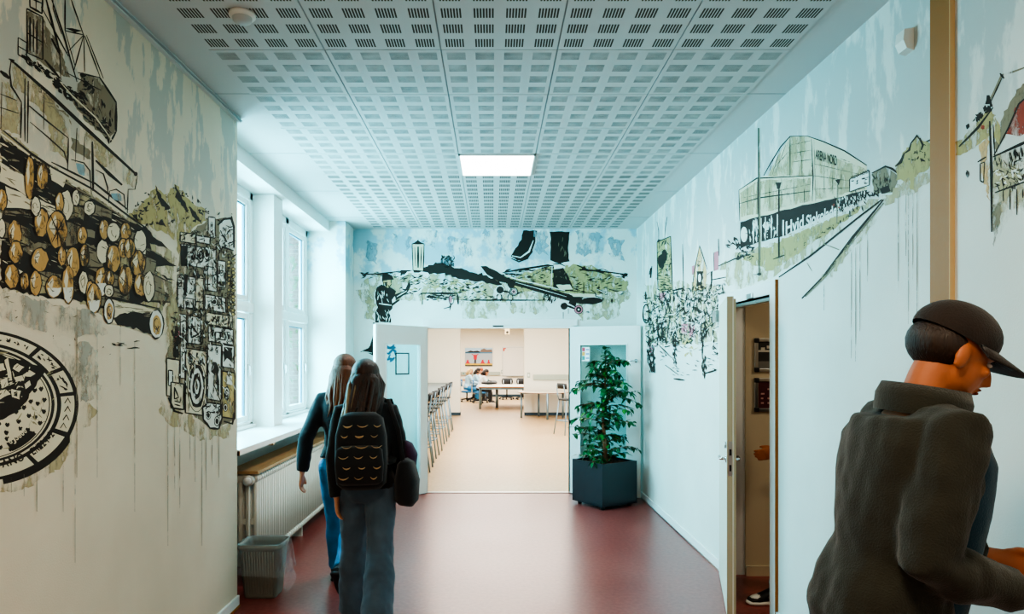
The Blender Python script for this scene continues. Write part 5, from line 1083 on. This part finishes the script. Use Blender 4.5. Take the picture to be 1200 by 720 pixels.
for (x, z) in ((-5.2, .9), (-5.2, 3.6), (-7.6, .9), (-7.6, 3.6)):
    b = MB(); b.box((x - .6, 13.14, z), (x + .6, 13.21, z + 1.6), M_white); f = b.build('window', t); b = MB(); b.box((x - .5, 13.12, z + .1), (x + .5, 13.15, z + 1.5), mat('far_pane', '#8fa6b0', .2)); b.build('pane', f)
t = thing('birch_shrub', 'light green shrub outside the far window', 'shrub', (-3.75, 11.2, -.5))
rng = random.Random(8); fo = MB(); tb = MB(); M_g1 = mat('shrub_leaf', '#4f7f3c', .6); 
for k in range(7):
    a = rng.uniform(0, 6.28); top = Vector((-3.75 + .5 * math.cos(a), 11.2 + .6 * math.sin(a), rng.uniform(2.2, 3.6))); tb.loft([(-3.75, 11.2, -.5), tuple(Vector((-3.75, 11.2, .8)).lerp(top, .35)), tuple(top)], [.04, .025, .01], M_bark, 6)
    for j in range(150):
        q = Vector((-3.75, 11.2, .8)).lerp(top, rng.uniform(.1, 1)) + Vector((rng.gauss(0, .28), rng.gauss(0, .28), rng.gauss(0, .28))); leaf(q, Vector((rng.uniform(-1, 1), rng.uniform(-1, 1), rng.uniform(-.8, .4))), Vector((0, 0, 1)), rng.uniform(.09, .15), rng.uniform(.03, .05), M_g1)
tb.build('stems', t); fo.build('foliage', t, fix=False)
# ================================================================ people
SKIN = mat('skin', '#c98f6f', .55, bump=.05, bscale=200, var=.06, vscale=30)
SKIN_D = mat('skin_warm', '#a5613c', .55, bump=.05, bscale=200)
M_eye = mat('eye_white', '#b9b0a6', .25); M_iris = mat('iris', '#3a2a20', .2); M_lip = mat('lips', '#8f5040', .5)
def cloth(name, c, var=.12, bump=.35, rough=.85, bs=220): return mat(name, c, rough, bump=bump, bscale=bs, var=var, vscale=9, sheen=.15)
def hairm(name, c): return mat(name, c, .45, bump=.5, bscale=90, var=.35, vscale=30, stretch=(3, 3, .25))
V = Vector
def rotx(v, a): return V((v.x, v.y * math.cos(a) - v.z * math.sin(a), v.y * math.sin(a) + v.z * math.cos(a)))

class Fig:
    "a posed figure; +y is forward, +x its right hand side"
    def __init__(s, h, pose, female=False):
        S = s.S = h / 1.72; s.pose = pose; s.fem = female
        lean = pose.get('lean', 0); s.lean = lean; tw = pose.get('twist', 0); s.side = pose.get('side', 0)
        hz = .92; s.hip0 = V((0, 0, hz))
        Rl = Matrix.Rotation(-lean, 3, 'X') @ Matrix.Rotation(s.side, 3, 'Y')
        s.T = lambda p: s.hip0 + Rl @ (V(p) - s.hip0)
        s.Rl = Rl
        shw = .158 if female else .18; hw = .088
        s.sh = {k: s.T((k * shw, -.01, 1.395)) for k in (-1, 1)}
        s.hipj = {k: V((k * hw, 0, hz - .01)) for k in (-1, 1)}
        s.leg = {}; s.arm = {}
        for k in (-1, 1):
            hp, kn, ab, fp = pose['leg'][0 if k < 0 else 1]
            d1 = V((k * math.sin(ab), math.sin(hp) * math.cos(ab), -math.cos(hp) * math.cos(ab))); d2 = V((k * math.sin(ab) * .6, math.sin(hp - kn), -math.cos(hp - kn))).normalized()
            K = s.hipj[k] + d1 * .43; A = K + d2 * .40
            fd = V((k * .12, math.cos(fp), math.sin(fp))).normalized(); s.leg[k] = (s.hipj[k], K, A, fd)
            sw, ab, el, inn = pose['arm'][0 if k < 0 else 1]
            d1 = V((k * math.sin(ab), math.sin(sw) * math.cos(ab), -math.cos(sw) * math.cos(ab)))
            E_ = s.sh[k] + d1 * .30
            d2 = V((-k * math.sin(inn), math.sin(sw + el) * math.cos(inn), -math.cos(sw + el) * math.cos(inn))).normalized()
            s.arm[k] = (s.sh[k], E_, E_ + d2 * .255, d2)
        lo = min(min((A + fd * .17).z - .03, A.z - .085) for (_, _, A, fd) in s.leg.values())
        s.dz = -lo
        s.hc = s.T((0, .02, 1.60)); hy, hp = pose.get('head', (0, 0))
        s.HR = Rl @ Matrix.Rotation(hy, 3, 'Z') @ Matrix.Rotation(-hp, 3, 'X')
        s.neck0 = s.T((0, -.015, 1.44)); s.hc = s.neck0 + Rl @ V((0, .01, .06)) + s.HR @ V((0, .012, .10))
    def fin(s, mb):
        mb.v = [V((v.x, v.y, v.z + s.dz)) * s.S for v in mb.v]; return mb
    def H(s, p): return s.hc + s.HR @ V(p)
    TOR = [(.83, .12, .10, 0), (.90, .16, .118, -.008), (.97, .155, .112, -.004), (1.06, .135, .095, .004), (1.16, .14, .102, .006), (1.27, .16, .115, .008), (1.36, .165, .108, 0), (1.42, .14, .085, -.008), (1.46, .08, .062, -.012)]
    def torso(s, b, m, off=0., zlo=.8, zhi=1.47, flare=0., yo=0.):
        pts = []; rad = []
        for z, rx, ry, y in s.TOR:
            if s.fem: rx *= (.95 if 1.2 < z else 1.03 if z < 1 else .9)
            if zlo <= z <= zhi: pts.append(s.T((0, y + yo, z))); rad.append(((rx + off) * (1 + flare * max(0, 1.1 - z)), (ry + off) * (1 + flare * max(0, 1.1 - z))))
        b.loft(pts, rad, m, 20, side=(1, 0, 0), power=2.3)
    def legs(s, b, m, off=0., end=.98, flare=0., ks=(-1, 1)):
        for k in ks:
            h, K, A, fd = s.leg[k]; P1 = h + V((0, -.01, .03)); e = K.lerp(A, end)
            mid = h.lerp(K, .5); calf = K.lerp(A, .3)
            b.loft([P1, h.lerp(K, .2), mid, K, calf, K.lerp(A, .65 * end), e], [.092 + off, .088 + off, .076 + off, .056 + off + flare * .3, .055 + off + flare * .6, .044 + off + flare * .8, .037 + off + flare], m, 14)
    def arms(s, b, m, off=0., end=1., ks=(-1, 1)):
        for k in ks:
            h, E_, W, d2 = s.arm[k]; inn = s.T((k * .08, -.01, 1.395)); e = E_.lerp(W, end)
            b.loft([inn, h + (h - inn) * .1, h.lerp(E_, .25), h.lerp(E_, .6), E_, E_.lerp(W, .3 * end), E_.lerp(W, .7 * end), e], [.05 + off, .046 + off, .048 + off, .044 + off, .04 + off, .04 + off, .032 + off, .026 + off], m, 12)
    def hand(s, b, m, k, curl=.5):
        h, E_, W, d = s.arm[k]
        up = V((0, 0, 1)) if abs(d.z) < .8 else V((0, 1, 0))
        fwd = d.normalized(); thumbside = (up - fwd * up.dot(fwd)).normalized(); palmn = fwd.cross(thumbside).normalized() * k  # palm faces inwards
        if palmn.x * k > 0: palmn = -palmn
        b.loft([W - fwd * .02, W + fwd * .02, W + fwd * .055, W + fwd * .092], [(.024, .02), (.032, .016), (.042, .015), (.040, .012)], m, 12, side=tuple(thumbside))
        for i, L in enumerate((.072, .080, .074, .060)):
            p = W + fwd * .086 + thumbside * (.030 - i * .020); dd = fwd.copy(); pts = [p - fwd * .02, p]; 
            for j, fr in enumerate((.45, .32, .23)):
                a = curl * (.55 + .35 * j); dd = (dd * math.cos(a) + palmn * math.sin(a)).normalized(); pts.append(pts[-1] + dd * (L * fr))
            b.loft(pts, [.0085, .0088, .0082, .0076, .006], m, 8)
        p = W + fwd * .03 + thumbside * .025; d1 = (fwd * .75 + thumbside * .6 + palmn * .35).normalized(); d3 = (fwd + thumbside * .15 + palmn * .35).normalized()
        b.loft([p - d1 * .01, p + d1 * .03, p + d1 * .03 + d3 * .03, p + d1 * .03 + d3 * .05], [.012, .0105, .0095, .007], m, 8)
    def head(s, b, m):
        H = s.H; R = s.HR
        b.loft([s.neck0 - V((0, .01, .05)), s.neck0 + V((0, 0, .01)), H((0, -.02, -.08)), H((0, -.015, -.03))], [.07, .054, .05, .055], m, 14)
        b.ell(H((0, -.012, .03)), (.074, .094, .088), m, 20, 14, R)
        b.ell(H((0, .022, -.03)), (.062, .068, .078), m, 18, 12, R)
        b.ell(H((0, .05, -.078)), (.036, .034, .028), m, 14, 10, R)
        b.loft([H((0, .082, .015)), H((0, .098, -.012)), H((0, .108, -.032)), H((0, .088, -.04))], [(.009, .008), (.012, .012), (.016, .012), (.012, .008)], m, 10)
        b.ell(H((0, .08, .03)), (.05, .012, .010), m, 12, 8, R)
        for k in (-1, 1):
            b.ell(H((k * .036, .07, -.015)), (.02, .014, .016), m, 10, 8, R); b.ell(H((k * .074, -.008, -.012)), (.009, .021, .032), m, 10, 8, R @ Matrix.Rotation(k * .3, 3, 'Z'))
        b.ell(H((0, .088, -.058)), (.022, .008, .009), m, 10, 8, R)
    def foot_skin(s, b, m):
        for k in (-1, 1):
            h, K, A, fd = s.leg[k]; b.loft([A, A - V((0, 0, .05)) - fd * .02, A - V((0, 0, .06)) + fd * .08, A - V((0, 0, .065)) + fd * .15], [.034, .034, .03, .018], m, 10)
    def shoe(s, k, parent, mu, ms, name='shoe', detail=None):
        h, K, A, fd = s.leg[k]; side = fd.cross(V((0, 0, 1))).normalized(); up = side.cross(fd).normalized(); base = A - up * .085
        b = MB()
        c = lambda f, u: base + fd * f + up * u
        b.loft([c(-.075, .03), c(-.068, .035), c(-.03, .055), c(.02, .06), c(.08, .045), c(.14, .033), c(.185, .028), c(.198, .026)], [(.02, .02), (.034, .03), (.038, .05), (.038, .052), (.043, .038), (.045, .026), (.036, .018), (.014, .01)], mu, 14, side=tuple(side))
        b.loft([A + up * .045, A, A - up * .03], [.05, .048, .044], mu, 14, cap=False)
        s.fin(b); u = b.build(name, parent)
        b = MB(); b.loft([c(-.082, .012), c(-.07, .013), c(0, .013), (c(.08, .012)), c(.15, .013), c(.195, .015), c(.208, .018)], [(.02, .012), (.040, .014), (.04, .014), (.047, .014), (.047, .014), (.034, .013), (.012, .008)], ms, 12, side=tuple(side), power=3); s.fin(b); b.build('sole', u)
        b = MB()
        for f in (.045, .065, .085, .105): b.tube([c(f, .085 - f * .3) - side * .028, c(f, .098 - f * .3), c(f, .085 - f * .3) + side * .028], .004, ms, 6)
        s.fin(b); b.build('laces', u)
        if detail: detail(s, c, side, up, fd, u)
        return u
    def face(s, parent):
        for k in (-1, 1):
            b = MB(); b.ell(s.H((k * .033, .0745, .006)), (.0115, .008, .0055), M_eye, 12, 8, s.HR); b.ell(s.H((k * .033, .0815, .006)), (.0048, .0022, .0048), M_iris, 10, 6, s.HR); s.fin(b); b.build('eye', parent)
            b = MB(); b.loft([s.H((k * .016, .091, .024)), s.H((k * .034, .092, .03)), s.H((k * .054, .078, .025))], [.003, .0045, .002], M_iris, 6); s.fin(b); b.build('eyebrow', parent)
        b = MB(); b.ell(s.H((0, .0925, -.054)), (.022, .006, .0045), M_lip, 12, 6, s.HR); b.ell(s.H((0, .0915, -.064)), (.019, .006, .005), M_lip, 12, 6, s.HR); s.fin(b); b.build('mouth', parent)
    def body(s, root, m, voxel=.0075, curl=.5):
        b = MB(); s.torso(b, m, -.006); s.legs(b, m, -.008); s.arms(b, m, -.004); s.head(b, m); s.foot_skin(b, m)
        for k in (-1, 1): s.hand(b, m, k, curl)
        s.fin(b); return put(remesh(b, voxel * s.S, 2, 'body'), 'body', root)
    def top(s, root, name, m, off=.018, zlo=.88, sleeve=1., disp=.006, flare=0., voxel=.012, seed=1, yo=0.):
        b = MB(); s.torso(b, m, off, zlo, 1.43, flare, yo); s.arms(b, m, off * .8, sleeve); s.fin(b); return put(remesh(b, voxel, 3, name, disp, 11, seed), name, root)
    def bottom(s, root, name, m, off=.014, flare=0., end=.98, disp=.006, voxel=.012, seed=2):
        b = MB(); s.torso(b, m, off * .4, .8, 1.0); s.legs(b, m, off * (.75 if flare > .03 else 1), end, flare); s.fin(b); return put(remesh(b, voxel, 3, name, disp, 12, seed), name, root)
    def hair_long(s, root, m, length=.42, seed=1, n=80, m2=None, vol=1., sweep=(0, 0), streak=None):
        r = random.Random(seed); b = MB()
        b.ell(s.H((0, -.033, .052)), (.084 * vol, .096 * vol, .086 * vol), m, 24, 16, s.HR)
        b.loft([s.H((0, -.07, .06)), s.H((0, -.10, 0)), s.H((0, -.105, -.08)), s.H((0, -.10, -.2))], [(.05, .04), (.085 * vol, .05), (.09 * vol, .045), (.10 * vol, .035)], m, 16, side=tuple(s.HR @ V((1, 0, 0))))
        for i in range(n):
            a = r.uniform(math.radians(62), math.radians(298)); el = r.uniform(-.1, 1.45)
            ca, sa = math.cos(a), math.sin(a)
            p0 = (.080 * vol * sa * math.cos(el), -.02 + .098 * vol * ca * math.cos(el), .04 + .09 * vol * math.sin(el))
            L = length * r.uniform(.8, 1.08); out = 1.12 + r.uniform(0, .22)
            p1 = (p0[0] * out + r.uniform(-.01, .01), min(p0[1] * 1.12, .03) - .008, -.03)
            p2 = (p0[0] * (1.1 + .25 * r.random()) + sweep[0] * .4, min(-.06, p0[1]) - .035 + sweep[1] * .4 + r.uniform(-.015, .015), -L * .5)
            p3 = (p0[0] * r.uniform(.8, 1.3) + sweep[0] + r.uniform(-.03, .03), min(-.06, p0[1]) - .03 + sweep[1] + r.uniform(-.03, .02), -L)
            w0 = s.H(p0); w1 = s.H(p1); dn = s.hc; w2 = V((0, 0, 0)); w2 = s.hc + V(p2); w3 = s.hc + V(p3)
            mm = m2 if (m2 and (streak(p0) if streak else r.random() < .3)) else m
            b.loft([w0, w1, w1.lerp(w2, .6), w2, w2.lerp(w3, .5) + V((r.uniform(-.012, .012), 0, 0)), w3], [.006, .013, .015, .014, .011, .003], mm, 7)
        s.fin(b); return b.build('hair', root, fix=False)

def person(label, loc, rz, fig, group=None): return thing('person', label, 'person', loc, 0, group)
def turn(root, rz): root.rotation_euler = (0, 0, rz)
BLK = cloth('black_cloth', '#15161a'); JEAN = cloth('grey_blue_jeans', '#475a6a', .2); JEANB = cloth('bright_blue_jeans', '#2e7fb4', .25); OLJ = cloth('olive_jacket_cloth', '#232319', .15); TEAL = cloth('petrol_shirt', '#1c3f50', .15)
WHT = mat('white_rubber', '#d9d9d4', .5); DKS = mat('dark_shoe', '#1b1b1e', .5)
ORIG = V((0, 0, 0))

r_st = random.Random(2)
# ---- woman in front, walking away
f = Fig(1.63, dict(lean=.06, side=-.02, head=(.05, .05), leg=[(.20, .12, .03, .0), (-.26, .30, .02, -.45)], arm=[(-.25, .12, .3, .05), (.10, .22, .55, .1)]), True)
ra = thing('person', 'woman seen from behind with long brown hair, black jacket and wide grey jeans', 'person')
f.body(ra, SKIN); f.top(ra, 'jacket', BLK, .022, .88, .97, flare=.1, seed=3); f.bottom(ra, 'wide_jeans', JEAN, .022, .045, 1.08, .009, seed=4)
f.shoe(-1, ra, DKS, WHT); f.shoe(1, ra, mat('white_leather', '#cfd0cc', .45), WHT)
f.face(ra); f.hair_long(ra, hairm('brown_hair', '#3b241a'), .56, 5, 120, hairm('ash_blonde_hair', '#877658'), 1.08, (-.04, -.22), lambda p: p[0] < -.03 and r_st.random() < .45)
turn(ra, .04); ra.location = (-.775, 4.24, 0)
# her backpack
def on_back(f, root, x, y, z): return f.T((x, y, z))
rb = thing('backpack', 'black backpack with tan arc marks worn by the woman in front', 'backpack')
b = MB(); T = f.T
b.loft([T((0, -.225, .93)), T((0, -.23, .96)), T((0, -.235, 1.10)), T((0, -.23, 1.25)), T((0, -.21, 1.36)), T((0, -.20, 1.39))], [(.12, .05), (.152, .08), (.162, .09), (.158, .085), (.135, .06), (.09, .03)], BLK, 22, side=(1, 0, 0), power=3.2); f.fin(b); b.build('main_bag', rb)
b = MB(); b.loft([T((0, -.315, .96)), T((0, -.32, .98)), T((0, -.33, 1.08)), T((0, -.325, 1.17)), T((0, -.312, 1.19))], [(.11, .015), (.14, .03), (.148, .035), (.14, .03), (.11, .012)], BLK, 20, side=(1, 0, 0), power=3.2); f.fin(b); fp = b.build('front_pocket', rb)
M_arc = mat('tan_print', '#b3946a', .6); r = random.Random(6)
for row in range(6):
    for cl in range(3):
        z = 1.0 + row * .062; yb = -.366 if z < 1.19 else -.318; x = -.09 + cl * .09 + (row % 2) * .02; w_ = r.uniform(.02, .034); tt = r.uniform(.0015, .004) * (2 if (row, cl) in ((4, 1), (5, 0)) else 1)
        if row == 3 and cl == 1: w_ = .04
        b = MB(); b.loft([T((x - w_, yb + .008, z + .010)), T((x - w_ * .5, yb, z)), T((x, yb - .002, z - .003)), T((x + w_ * .5, yb, z)), T((x + w_, yb + .008, z + .010))], [(.001, .001), (tt, .003), (tt * 1.3, .003), (tt, .003), (.001, .001)], M_arc, 6, side=(0, 0, 1))
        f.fin(b); tag(b.build('tan_arc', rb), 'small tan arc mark')
b = MB(); b.tube([T((-.04, -.2, 1.385)), T((-.03, -.2, 1.42)), T((.03, -.2, 1.42)), T((.04, -.2, 1.385))], .008, BLK); f.fin(b); b.build('carry_handle', rb)
for k in (-1, 1):
    b = MB(); b.loft([T((k * .085, -.16, 1.38)), T((k * .10, -.06, 1.485)), T((k * .105, .03, 1.475)), T((k * .115, .105, 1.40)), T((k * .135, .135, 1.27)), T((k * .165, .09, 1.13)), T((k * .165, -.06, 1.07)), T((k * .13, -.16, 1.06))], [(.03, .007)] * 8, BLK, 8, side=(1, 0, 0)); f.fin(b); b.build('shoulder_strap', rb)
turn(rb, .04); rb.location = ra.location
# bag at her right side
rs = thing('shoulder_bag', 'black shoulder bag with a purple cloth, hanging beside the black backpack', 'bag')
b = MB(); b.loft([T((.255, -.06, .80)), T((.26, -.06, .83)), T((.265, -.06, .95)), T((.26, -.05, 1.06)), T((.25, -.05, 1.09))], [(.05, .10), (.075, .15), (.08, .16), (.055, .15), (.02, .13)], BLK, 18, side=(1, 0, 0), power=2.8); f.fin(b); b.build('bag_body', rs)
b = MB(); b.loft([T((.27, .03, 1.05)), T((.285, .02, 1.11)), T((.27, .0, 1.17)), T((.255, -.01, 1.2))], [(.05, .07), (.045, .07), (.03, .05), (.008, .015)], cloth('purple_cloth', '#3d2240'), 12, side=(1, 0, 0)); f.fin(b); tag(b.build('purple_cloth', rs), 'dark purple cloth')
b = MB(); b.loft([T((.25, .07, 1.07)), T((.22, .075, 1.28)), T((.15, .06, 1.475)), T((.15, -.07, 1.475)), T((.22, -.14, 1.28)), T((.25, -.17, 1.07))], [(.014, .005)] * 6, BLK, 8, side=(1, 0, 0)); f.fin(b); b.build('strap', rs)
turn(rs, .04); rs.location = ra.location

# ---- woman ahead on the left
f = Fig(1.69, dict(lean=.06, head=(-.05, .02), leg=[(.30, .10, .02, .05), (-.32, .70, .0, -.9)], arm=[(-.30, .36, .35, -.12), (.25, .1, .4, .1)]), True)
r2 = thing('person', 'woman with ginger blonde hair, black jacket and bright blue jeans', 'person')
f.body(r2, SKIN); f.top(r2, 'jacket', cloth('black_blue_cloth', '#10141c'), .022, .95, .97, seed=7); f.bottom(r2, 'blue_jeans', JEANB, .012, .012, .98, .006, seed=8)
f.shoe(-1, r2, DKS, DKS); f.shoe(1, r2, DKS, DKS)
f.face(r2); f.hair_long(r2, hairm('ginger_hair', '#6b3818'), .36, 12, 80, hairm('blonde_hair', '#7f4f28'), 1.0, (-.02, -.02))
turn(r2, .0); r2.location = (-1.07, 4.95, 0)

# ---- man with cap, right foreground, walking to the right
f = Fig(1.83, dict(lean=.17, head=(0, .30), leg=[(.30, .15, .02, .05), (-.2, .35, .02, -.4)], arm=[(.05, .06, 1.25, .2), (-.28, .10, 1.52, .25)]))
rm = thing('person', 'man in a dark cap and olive jacket, hands held forward, at the right', 'person')
f.body(rm, SKIN_D, .006, .75); f.top(rm, 'jacket', OLJ, .032, .83, .92, .010, .05, seed=11, yo=-.028); f.bottom(rm, 'trousers', cloth('charcoal_trousers', '#22252a'), .018, .01, seed=13)
b = MB(); Tm = f.T
b.loft([Tm((0, .075, .90)), Tm((0, .078, 1.05)), Tm((0, .082, 1.2)), Tm((0, .08, 1.33)), Tm((0, .05, 1.42)), Tm((0, .0, 1.475))], [(.13, .085), (.13, .084), (.145, .086), (.145, .08), (.10, .06), (.062, .06)], TEAL, 20, side=(1, 0, 0)); f.fin(b); put(remesh(b, .012, 3, 'shirt', .004, 12, 5), 'shirt', rm)
b = MB()
for k in range(4): b.loft([Tm((-.05 + .002 * k, .164 - .004 * abs(k - 2), 1.30 - .028 * k)), Tm((.0, .17, 1.30 - .028 * k)), Tm((.05 - .004 * k, .164, 1.30 - .028 * k))], [(.007, .003)] * 3, mat('pale_print', '#7f98a3', .7), 6, side=(0, 0, 1))
f.fin(b); tag(b.build('chest_print', rm), 'pale print on the chest')
b = MB(); nf = 24; vs = []; fs = []
for i in range(nf):
    a = math.radians(-205 + 310 * i / (nf - 1) - 40 + 50); ca, sa = math.cos(a), math.sin(a)
    for (rr, z) in ((.082, 1.425), (.088, 1.475), (.098, 1.50), (.108, 1.47), (.106, 1.425)): vs.append(Tm((rr * ca * 1.05, rr * sa - .012, z)))
for i in range(nf - 1):
    for j in range(4): p = i * 5 + j; fs.append((p, p + 1, p + 6, p + 5))
b.add(vs, fs, OLJ, True); f.fin(b); b.build('collar', rm, fix=False)
b = MB(); CAPM = cloth('dark_cap', '#241a15'); R = f.HR; H = f.H
b.ell(H((0, -.014, .052)), (.086, .106, .082), CAPM, 24, 16, R); f.fin(b)
me = b.mesh('cap'); bm = bmesh.new(); bm.from_mesh(me); cut = V((H((0, 0, .03)).x, H((0, 0, .03)).y, H((0, 0, .03)).z + f.dz)) * f.S
bmesh.ops.bisect_plane(bm, geom=bm.verts[:] + bm.edges[:] + bm.faces[:], plane_co=cut, plane_no=f.HR @ V((0, -.12, -1)), clear_outer=True); bm.to_mesh(me); bm.free(); cap = put(me, 'cap', rm)
b = MB(); vs = []; n = 14
for i in range(n + 1):
    a = math.radians(-78 + 156 * i / n); sx = math.sin(a); cy_ = math.cos(a)
    for (kk, z) in ((1, .038), (1.72, .022)):
        for dz in (0, .006): vs.append(H((.086 * sx * (1 if kk == 1 else .96), -.014 + .106 * cy_ * (1 if kk == 1 else 1) + (0 if kk == 1 else .085 * cy_ ** .6), z + dz - .012 * sx * sx)))
fs = []
for i in range(n): p = i * 4; q = p + 4; fs += [(p, q, q + 2, p + 2), (p + 1, p + 3, q + 3, q + 1), (p + 2, q + 2, q + 3, p + 3), (p, p + 1, q + 1, q)]
b.add(vs, fs, CAPM, True); f.fin(b); b.build('brim', cap, fix=False)
b = MB(); b.ell(H((0, -.035, .012)), (.079, .082, .07), hairm('short_dark_hair', '#2a1c14'), 20, 12, R); f.fin(b); b.build('hair', rm)
f.face(rm); f.shoe(-1, rm, DKS, WHT); f.shoe(1, rm, DKS, WHT)
turn(rm, -PI / 2 - .12); rm.location = (1.085, 1.88, 0)

# ---- person stepping out of the side room
def swoosh(s, c, side, up, fd, u):
    for sg in (-1, 1):
        b = MB(); q = [(-.05, .055), (-.02, .043), (.03, .038), (.085, .055), (.03, .052), (-.01, .06), (-.035, .075)]
        b.prism([c(a, z) + side * (sg * (.0435 + .004 * (a > 0) - .012 * max(0, z - .05) * 10)) for a, z in q], side * (sg * .004), WHT); s.fin(b); tag(b.build('side_stripe', u), 'white curved stripe')
    b = MB(); b.loft([c(.11, .052), c(.15, .044), c(.18, .036)], [(.034, .016), (.036, .016), (.026, .012)], WHT, 12, side=tuple(side)); s.fin(b); tag(b.build('toe_cap', u), 'white toe panel')
f = Fig(1.76, dict(lean=.04, head=(0, .1), leg=[(.30, .16, .0, .0), (-.22, .25, .0, -.4)], arm=[(-.15, .05, 1.45, .1), (-.35, .08, .9, .1)]))
rd = thing('person', 'person mostly hidden behind the side door frame, a jeans leg and black trainer showing', 'person')
f.body(rd, SKIN_D, .006, .7); f.top(rd, 'sweater', BLK, .02, .9, .9, seed=15); f.bottom(rd, 'light_jeans', cloth('light_jeans_cloth', '#7f8d96', .2), .012, .008, .94, seed=16)
f.shoe(-1, rd, mat('black_trainer', '#161618', .4), WHT, 'trainer', swoosh); f.shoe(1, rd, mat('black_trainer', '#161618', .4), WHT, 'trainer', swoosh)
f.face(rd); b = MB(); b.ell(f.H((0, -.022, .04)), (.082, .098, .085), hairm('short_dark_hair', '#2a1c14'), 20, 14, f.HR); f.fin(b); b.build('hair', rd)
turn(rd, PI / 2); rd.location = (2.10, 4.72, 0)

# ---- students at the meeting table
def student(label, x, y, rz, hair, topm, pants, female, lean, seed, hl=.3):
    f = Fig(1.66, dict(lean=lean, head=(0, .35), leg=[(1.48, 1.5, .05, 0), (1.42, 1.4, .08, 0)], arm=[(.6, .1, .8, .2), (.5, .12, .9, .25)]), female)
    t = thing('person', label, 'person', (0, 0, 0), 0, 'students sitting together at the meeting table')
    f.body(t, SKIN, .012); f.top(t, 'sweater', topm, .02, .88, .95, .006, voxel=.018, seed=seed); f.bottom(t, 'trousers', pants, .014, .01, voxel=.018, seed=seed + 1)
    f.shoe(-1, t, DKS, WHT); f.shoe(1, t, DKS, WHT); f.face(t)
    if hl: f.hair_long(t, hair, hl, seed, 45)
    else: b = MB(); b.ell(f.H((0, -.022, .04)), (.084, .1, .088), hair, 20, 14, f.HR); f.fin(b); b.build('hair', t)
    turn(t, rz); c_, s_ = math.cos(rz), math.sin(rz); t.location = (x, y, -.0)
    zs = (f.hip0.z + f.dz) * f.S; return t, zs
WHC = cloth('white_sweater', '#d3dade', .1); LBC = cloth('pale_blue_sweater', '#9fc2d6', .1); DRK = cloth('dark_trousers', '#1f2226')
student('student with long dark hair in a white top, bent over the table edge', -.50, 25.75, -1.45, hairm('dark_brown_hair', '#261a16'), WHC, DRK, True, .35, 41, .34)
student('blonde student in a pale blue top, leftmost of the group at the table', -1.0, 26.5, -1.3, hairm('pale_blonde_hair', '#b89a6c'), LBC, JEANB, True, .18, 51, .25)
student('student with dark tied hair, sitting between the blonde and the long haired one', -.76, 27.2, -1.65, hairm('dark_brown_hair', '#261a16'), LBC, DRK, True, .25, 61, .14)
student('reddish haired student, farthest of the group at the table', -.62, 28.3, -1.7, hairm('red_hair', '#a8502c'), WHC, JEAN, False, .15, 71, 0)
# ================================================================ light, sky, camera
w = bpy.data.worlds.new('sky'); scene.world = w; w.use_nodes = True
bg = w.node_tree.nodes['Background']; bg.inputs['Color'].default_value = (.6, .88, 1, 1); bg.inputs['Strength'].default_value = 4.0
def area(name, loc, size, power, color, rot, sy=None):
    l = bpy.data.lights.new(name, 'AREA'); l.energy = power; l.color = color; l.shape = 'RECTANGLE'; l.size = size; l.size_y = sy or size
    o = bpy.data.objects.new(name, l); COL.objects.link(o); o.location = loc; o.rotation_euler = rot; return o
area('window_daylight_1', (-3.0, 5.36, 2.3), 1.7, 360, (.25, .78, .95), (0, math.radians(-80), 0), 2.3)
area('window_daylight_2', (-3.0, 7.2, 2.3), 1.7, 430, (.25, .78, .95), (0, math.radians(-80), 0), 2.3)
area('ceiling_panel_light', (.033, 5.64, ZC - .03), .56, 28, (1, .95, .88), (0, 0, 0))
area('near_fill_light', (.033, .84, ZC - .03), .56, 44, (1, .82, .6), (0, 0, 0))  # warm fill for the near walls, placed under the added panel
area('rear_fill_light', (0, -2.9, 2.2), 2.6, 26, (1, .9, .75), (math.radians(80), 0, 0), 1.6)  # added soft fill from behind the camera, not a fixture of the corridor
area('far_room_light', (.3, 14.5, 2.85), 3.4, 340, (1, .95, .86), (0, 0, 0), 8)
area('far_room_light_end', (0, 25.5, 2.98), 5, 430, (1, .96, .88), (0, 0, 0), 6)
area('far_room_daylight', (4.7, 14, 1.7), 7, 400, (.85, .95, 1), (0, math.radians(90), 0), 2)
area('side_room_light', (3.2, 4.0, 2.65), .5, 16, (1, .88, .7), (0, 0, 0))
cam = bpy.data.cameras.new('camera'); co = bpy.data.objects.new('camera', cam); COL.objects.link(co)
co.location = (0, 0, EYE); co.rotation_euler = (PI / 2, 0, 0)
cam.sensor_width = 36; cam.lens = F / 1200 * 36; cam.shift_x = (600 - CX) / 1200; cam.shift_y = (CY - 360) / 1200; cam.clip_start = .05; cam.clip_end = 200
scene.camera = co
scene.view_settings.view_transform = 'AgX'; scene.view_settings.look = 'AgX - High Contrast'; scene.view_settings.exposure = .3
scene.cycles.max_bounces = 8; scene.cycles.transparent_max_bounces = 24; scene.cycles.sample_clamp_indirect = 6
